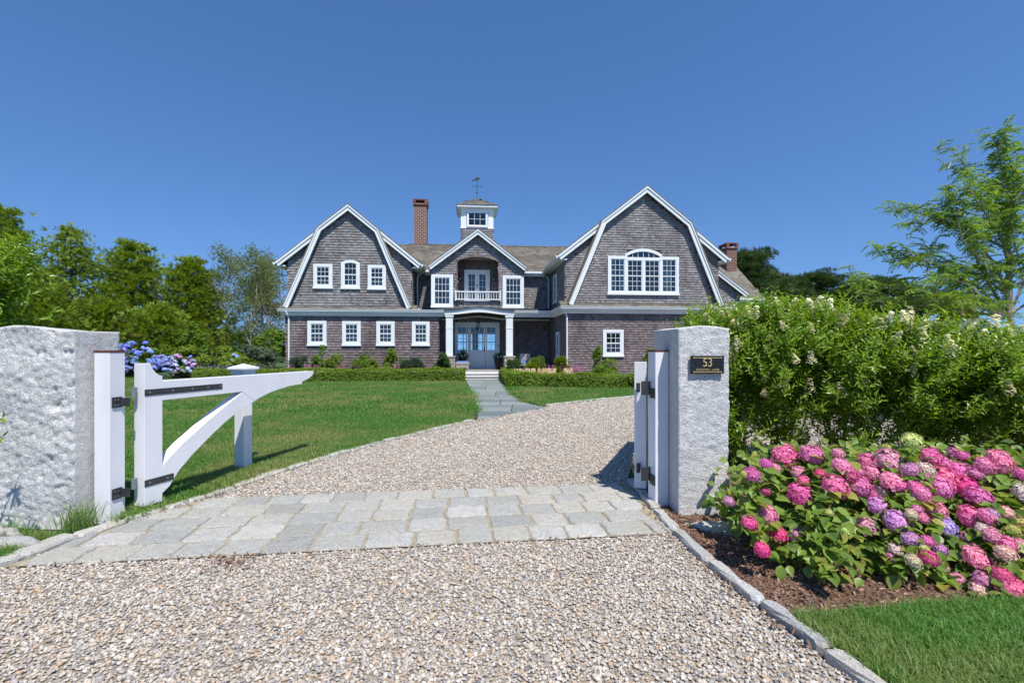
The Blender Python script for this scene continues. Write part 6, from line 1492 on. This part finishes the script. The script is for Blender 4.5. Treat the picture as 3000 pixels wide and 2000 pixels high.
tag(MB().box(-.45, -.28, 0, .45, .28, .015).build('doormat', plain('dark_mat', (.04,.035,.03), .95), rot=(0, 0, TH), loc=place(.42, 29.9)), 'dark doormat on the porch floor in front of the door', 'doormat')

# ------------------------------------------------------------- gravel, mulch and grass
def pip(P, poly):
    c = np.zeros(len(P), bool); n = len(poly); j = n-1; x, y = P[:, 0], P[:, 1]
    for i in range(n):
        xi, yi = poly[i]; xj, yj = poly[j]
        with np.errstate(divide='ignore', invalid='ignore'): c ^= ((yi > y) != (yj > y)) & (x < (xj-xi)*(y-yi)/(yj-yi)+xi)
        j = i
    return c
def scatter(name, label, protos, P, Z, scl, tiltmax, kind='stuff', seed=0, cat=None):
    g = np.random.default_rng(seed); n = len(P); me = bpy.data.meshes.new(name); me.vertices.add(n); me.vertices.foreach_set('co', np.c_[P, Z].astype(np.float32).ravel())
    a = me.attributes.new('rot', 'FLOAT_VECTOR', 'POINT'); a.data.foreach_set('vector', np.c_[g.normal(0, tiltmax, n), g.normal(0, tiltmax, n), g.uniform(0, 6.283, n)].astype(np.float32).ravel())
    a = me.attributes.new('scl', 'FLOAT', 'POINT'); a.data.foreach_set('value', np.asarray(scl, np.float32)); a = me.attributes.new('pick', 'INT', 'POINT'); a.data.foreach_set('value', g.integers(0, len(protos), n).astype(np.int32))
    o = link(name, me, kind=kind)
    if label: o['label'] = label
    if cat: o['category'] = cat
    c = bpy.data.collections.new(name+'_shapes')
    for i, p in enumerate(protos): c.objects.link(bpy.data.objects.new('%s_shape_%02d' % (name, i), p))
    ng = bpy.data.node_groups.new(name, 'GeometryNodeTree'); ng.interface.new_socket('Geometry', in_out='INPUT', socket_type='NodeSocketGeometry'); ng.interface.new_socket('Geometry', in_out='OUTPUT', socket_type='NodeSocketGeometry')
    N = ng.nodes.new; I, O = N('NodeGroupInput'), N('NodeGroupOutput'); ci = N('GeometryNodeCollectionInfo'); ci.inputs['Collection'].default_value = c; ci.inputs['Separate Children'].default_value = True; ci.inputs['Reset Children'].default_value = True
    ip = N('GeometryNodeInstanceOnPoints'); ip.inputs['Pick Instance'].default_value = True; mp = N('GeometryNodeMeshToPoints')
    def at(nm, ty): k = N('GeometryNodeInputNamedAttribute'); k.data_type = ty; k.inputs['Name'].default_value = nm; return k.outputs['Attribute']
    l = ng.links.new; l(I.outputs[0], mp.inputs[0]); l(mp.outputs[0], ip.inputs['Points']); l(ci.outputs[0], ip.inputs['Instance']); l(at('pick', 'INT'), ip.inputs['Instance Index']); er = N('FunctionNodeEulerToRotation'); l(at('rot', 'FLOAT_VECTOR'), er.inputs[0]); l(er.outputs[0], ip.inputs['Rotation']); l(at('scl', 'FLOAT'), ip.inputs['Scale']); l(ip.outputs[0], O.inputs[0])
    md = o.modifiers.new('scatter', 'NODES'); md.node_group = ng; return o
def pebble(seed):
    q = random.Random(seed); bm = bmesh.new(); bmesh.ops.create_icosphere(bm, subdivisions=2, radius=.5); s = (q.uniform(.85, 1.25), q.uniform(.65, 1), q.uniform(.4, .7))
    for v in bm.verts: n_ = noise.noise(v.co*2.2+Vector((seed*3, 0, 0))); c = v.co*(1+.35*n_); v.co = Vector((c.x*s[0], c.y*s[1], c.z*s[2]))
    me = bpy.data.meshes.new('pebble'); bm.to_mesh(me); bm.free(); me.materials.append(M_PEB); me.polygons.foreach_set('use_smooth', [True]*len(me.polygons)); return me
PB = [pebble(i) for i in range(9)]
g = np.random.default_rng(12)
def ptsin(poly, x0, x1, y0, y1, dens, excl=()):
    n = int((x1-x0)*(y1-y0)*dens); P = np.c_[g.uniform(x0, x1, n), g.uniform(y0, y1, n)]; P = P[pip(P, poly) & (np.abs(P[:, 0]) < P[:, 1]*1.2+1.6)]
    for e in excl: P = P[~pip(P, e)]
    return P
def jag(poly, seed):
    q = random.Random(seed); o = []
    for a, b in zip(poly, poly[1:]+poly[:1]):
        n = max(1, int(math.hypot(b[0]-a[0], b[1]-a[1])/.06))
        for i in range(n): t = i/n; o.append((a[0]+(b[0]-a[0])*t, a[1]+(b[1]-a[1])*t+(q.uniform(-.01, .035) if n > 8 and b[0] < a[0] else -q.uniform(-.03, .015) if n > 8 else 0)))
    return o
APX = jag(ab+bb, 3)
zones = [(-5, 4, 1.75, 5.0, 3700, 1.08), (-4, 2.5, 5.0, 8, 2700, 1.15), (-3, 5, 8, 11, 1500, 1.4), (-2, 12, 11, 18.2, 650, 1.8), (2.5, 13, 7.5, 11, 350, 1.9)]
GP = []; GS = []
for x0, x1, y0, y1, d, s in zones:
    P = ptsin(drive, x0, x1, y0, y1, d, (APX,)); GP.append(P); GS.append(g.lognormal(math.log(.0155), .28, len(P)).clip(.007, .032)*s)
GP = np.vstack(GP); GS = np.concatenate(GS); scatter('gravel', 'pale mixed pea gravel covering the driveway', PB, GP, g.uniform(-.006, .007, len(GP)), GS, .35, seed=1, cat='gravel')
# a few loose pebbles on the apron
P = g.uniform([-3.2, 3.6], [1.3, 5.6], (60, 2)); P = P[pip(P, APX)]; scatter('stray_gravel', 'few stray pebbles lying on the granite apron', PB, P, np.full(len(P), .027), np.full(len(P), .014), .3, seed=2, cat='gravel')
def chip(seed):
    q = random.Random(seed); m = MB().box(-.5, -.12, -.06, .5, .12, .06); m.v = [(x+q.uniform(-.1, .1), y+q.uniform(-.08, .08), z+q.uniform(-.05, .05)) for x, y, z in m.v]; return m.mesh('chip', M_CHIP)
P = ptsin(MULCH, 1.4, 9, 2.8, 7.3, 2000); scatter('mulch', 'dark brown shredded bark mulch round the hydrangeas', [chip(i) for i in range(5)], P, g.uniform(.0, .02, len(P)), g.uniform(.014, .04, len(P)), .5, seed=3, cat='mulch')
def tuft(seed, nb, L, W, spread, lean):
    q = random.Random(seed); P = []
    for i in range(nb):
        a = q.uniform(0, 6.28); b = Vector((q.gauss(0, spread), q.gauss(0, spread), 0)); l = L*q.uniform(.55, 1.2); d = Vector((math.cos(a), math.sin(a), 0)); s = Vector((-d.y, d.x, 0))*W*.5; k = lean*q.uniform(.3, 1.4)
        m1 = b+Vector((0, 0, l*.5))+d*l*k*.25; m2 = b+Vector((0, 0, l*.85))+d*l*k*.65; e = b+Vector((0, 0, l*(1-k*.15)))+d*l*k*1.05
        P.append((np.array([tuple(b-s), tuple(b+s), tuple(m1-s*.9), tuple(m1+s*.9), tuple(m2-s*.55), tuple(m2+s*.55), tuple(e)]), np.array([(0, 1, 3), (0, 3, 2), (2, 3, 5), (2, 5, 4), (4, 5, 6)])))
    v, f = join(P); return nmesh('tuft', v, f, M_GRASS)
TN = [tuft(i, 12, .07, .0045, .02, .65) for i in range(6)]; TM = [tuft(i+20, 22, .06, .006, .05, .5) for i in range(5)]; TF = [tuft(i+40, 30, .06, .014, .12, .45) for i in range(4)]; TT = [tuft(i+60, 26, .17, .005, .03, .6) for i in range(4)]
A = [np.c_[g.normal(-2.1, .12, 90), g.normal(3.62, .07, 90)]]
for (xa, ya), (xb, yb) in list(zip(KL[4:], KL[5:]))+list(zip(KR[:6], KR[1:7])): t = g.random(26); A.append(np.c_[xa+(xb-xa)*t+g.normal(0, .03, 26)+(.06 if xa < 0 else -.05), ya+(yb-ya)*t])
t = g.uniform(0, 4.8, 60); A.append(np.c_[AO.x+ca*t+g.normal(0, .03, 60), AO.y+sa*t-.03+g.normal(0, .02, 60)])
P = np.vstack(A); scatter('leaf_litter', 'dry brown leaf bits blown against the kerbs and the apron', [chip(i+20) for i in range(4)], P, np.full(len(P), .026), g.uniform(.015, .035, len(P)), .5, seed=9, cat='litter')
P = ptsin(LAWN_F, 1.6, 8, 1.2, 3.6, 2600); scatter('grass', 'bright green grass in the near right corner', TN, P, np.zeros(len(P)), g.uniform(.7, 1.25, len(P)), .12, seed=4, cat='grass')
P = ptsin(LAWN_V, -5.4, -3.8, 1.8, 4.2, 1500); scatter('grass', 'grass verge in front of the left stone post', TN, P, np.zeros(len(P)), g.uniform(.8, 1.5, len(P)), .2, seed=5, cat='grass')
A = [ptsin(LAWN_L, -9, -.8, 4.5, 8.5, 1000), ptsin(LAWN_L, -12, -.8, 8.5, 12, 420)]
P = np.vstack(A); scatter('grass', 'near part of the large left lawn', TM, P, np.zeros(len(P)), g.uniform(.75, 1.25, len(P)), .15, seed=6, cat='grass')
A = [ptsin(LAWN_L, -18, 0, 12, 19, 110), ptsin(LAWN_L, -34, 0, 19, 31, 55), ptsin(LAWN_R, -.2, 16, 13.8, 22, 100)]
P = np.vstack(A); scatter('grass', 'far part of the lawns in front of the box hedges', TF, P, np.zeros(len(P)), g.uniform(.8, 1.2, len(P)), .1, seed=7, cat='grass')
def tall(name, pts, label, s=1.0, seed=0):
    r = empty(name, (pts[0][0], pts[0][1], 0), 0, label, 'grass tuft', 'tufts of long grass by the left posts')
    for i, (x, y) in enumerate(pts): k = random.uniform(.8, 1.25)*s; link('blades', TT[(i+seed) % 4], r, (x-pts[0][0], y-pts[0][1], 0), rot=(0, 0, random.uniform(0, 6)), scale=(k, k, k))
tall('grass_tuft', [(-3.9, 4.3), (-3.86, 4.36), (-3.93, 4.26), (-3.84, 4.3), (-3.88, 4.4)], 'tall grass tuft between the left stone post and its hinge post', 1.25)
tall('grass_tuft', [(-3.6, 4.42), (-3.55, 4.5), (-3.66, 4.45), (-3.5, 4.6)], 'short grass tuft at the foot of the white hinge post', .7, 1)
tall('grass_tuft', [(-3.98, 3.68), (-4.06, 3.72), (-3.92, 3.74)], 'grass tuft growing beside the small pale rock', .6, 2)
tall('grass_tuft', [(-4.3, 3.62), (-4.4, 3.7), (-4.2, 3.6), (-4.5, 3.6), (-4.1, 3.5), (-4.25, 3.45), (-4.0, 3.55)], 'grass tuft at the left edge in front of the long flat rock', .75, 3)
tall('grass_tuft', [(-4.15, 4.04), (-4.3, 4.06), (-4.05, 4.05)], 'wispy long grass tuft against the face of the left stone post', .9, 2)
# grassy fringe along the lawn kerb
A = []
for (xa, ya), (xb, yb) in zip(KL[4:], KL[5:]):
    n = int(math.hypot(xb-xa, yb-ya)*55); t = g.random(n); A.append(np.c_[xa+(xb-xa)*t-.15+g.normal(0, .03, n), ya+(yb-ya)*t])
P = np.vstack(A); scatter('grass', 'shaggy grass fringe along the lawn kerb', TM, P, np.zeros(len(P)), g.uniform(.9, 1.5, len(P)), .3, seed=8, cat='grass')
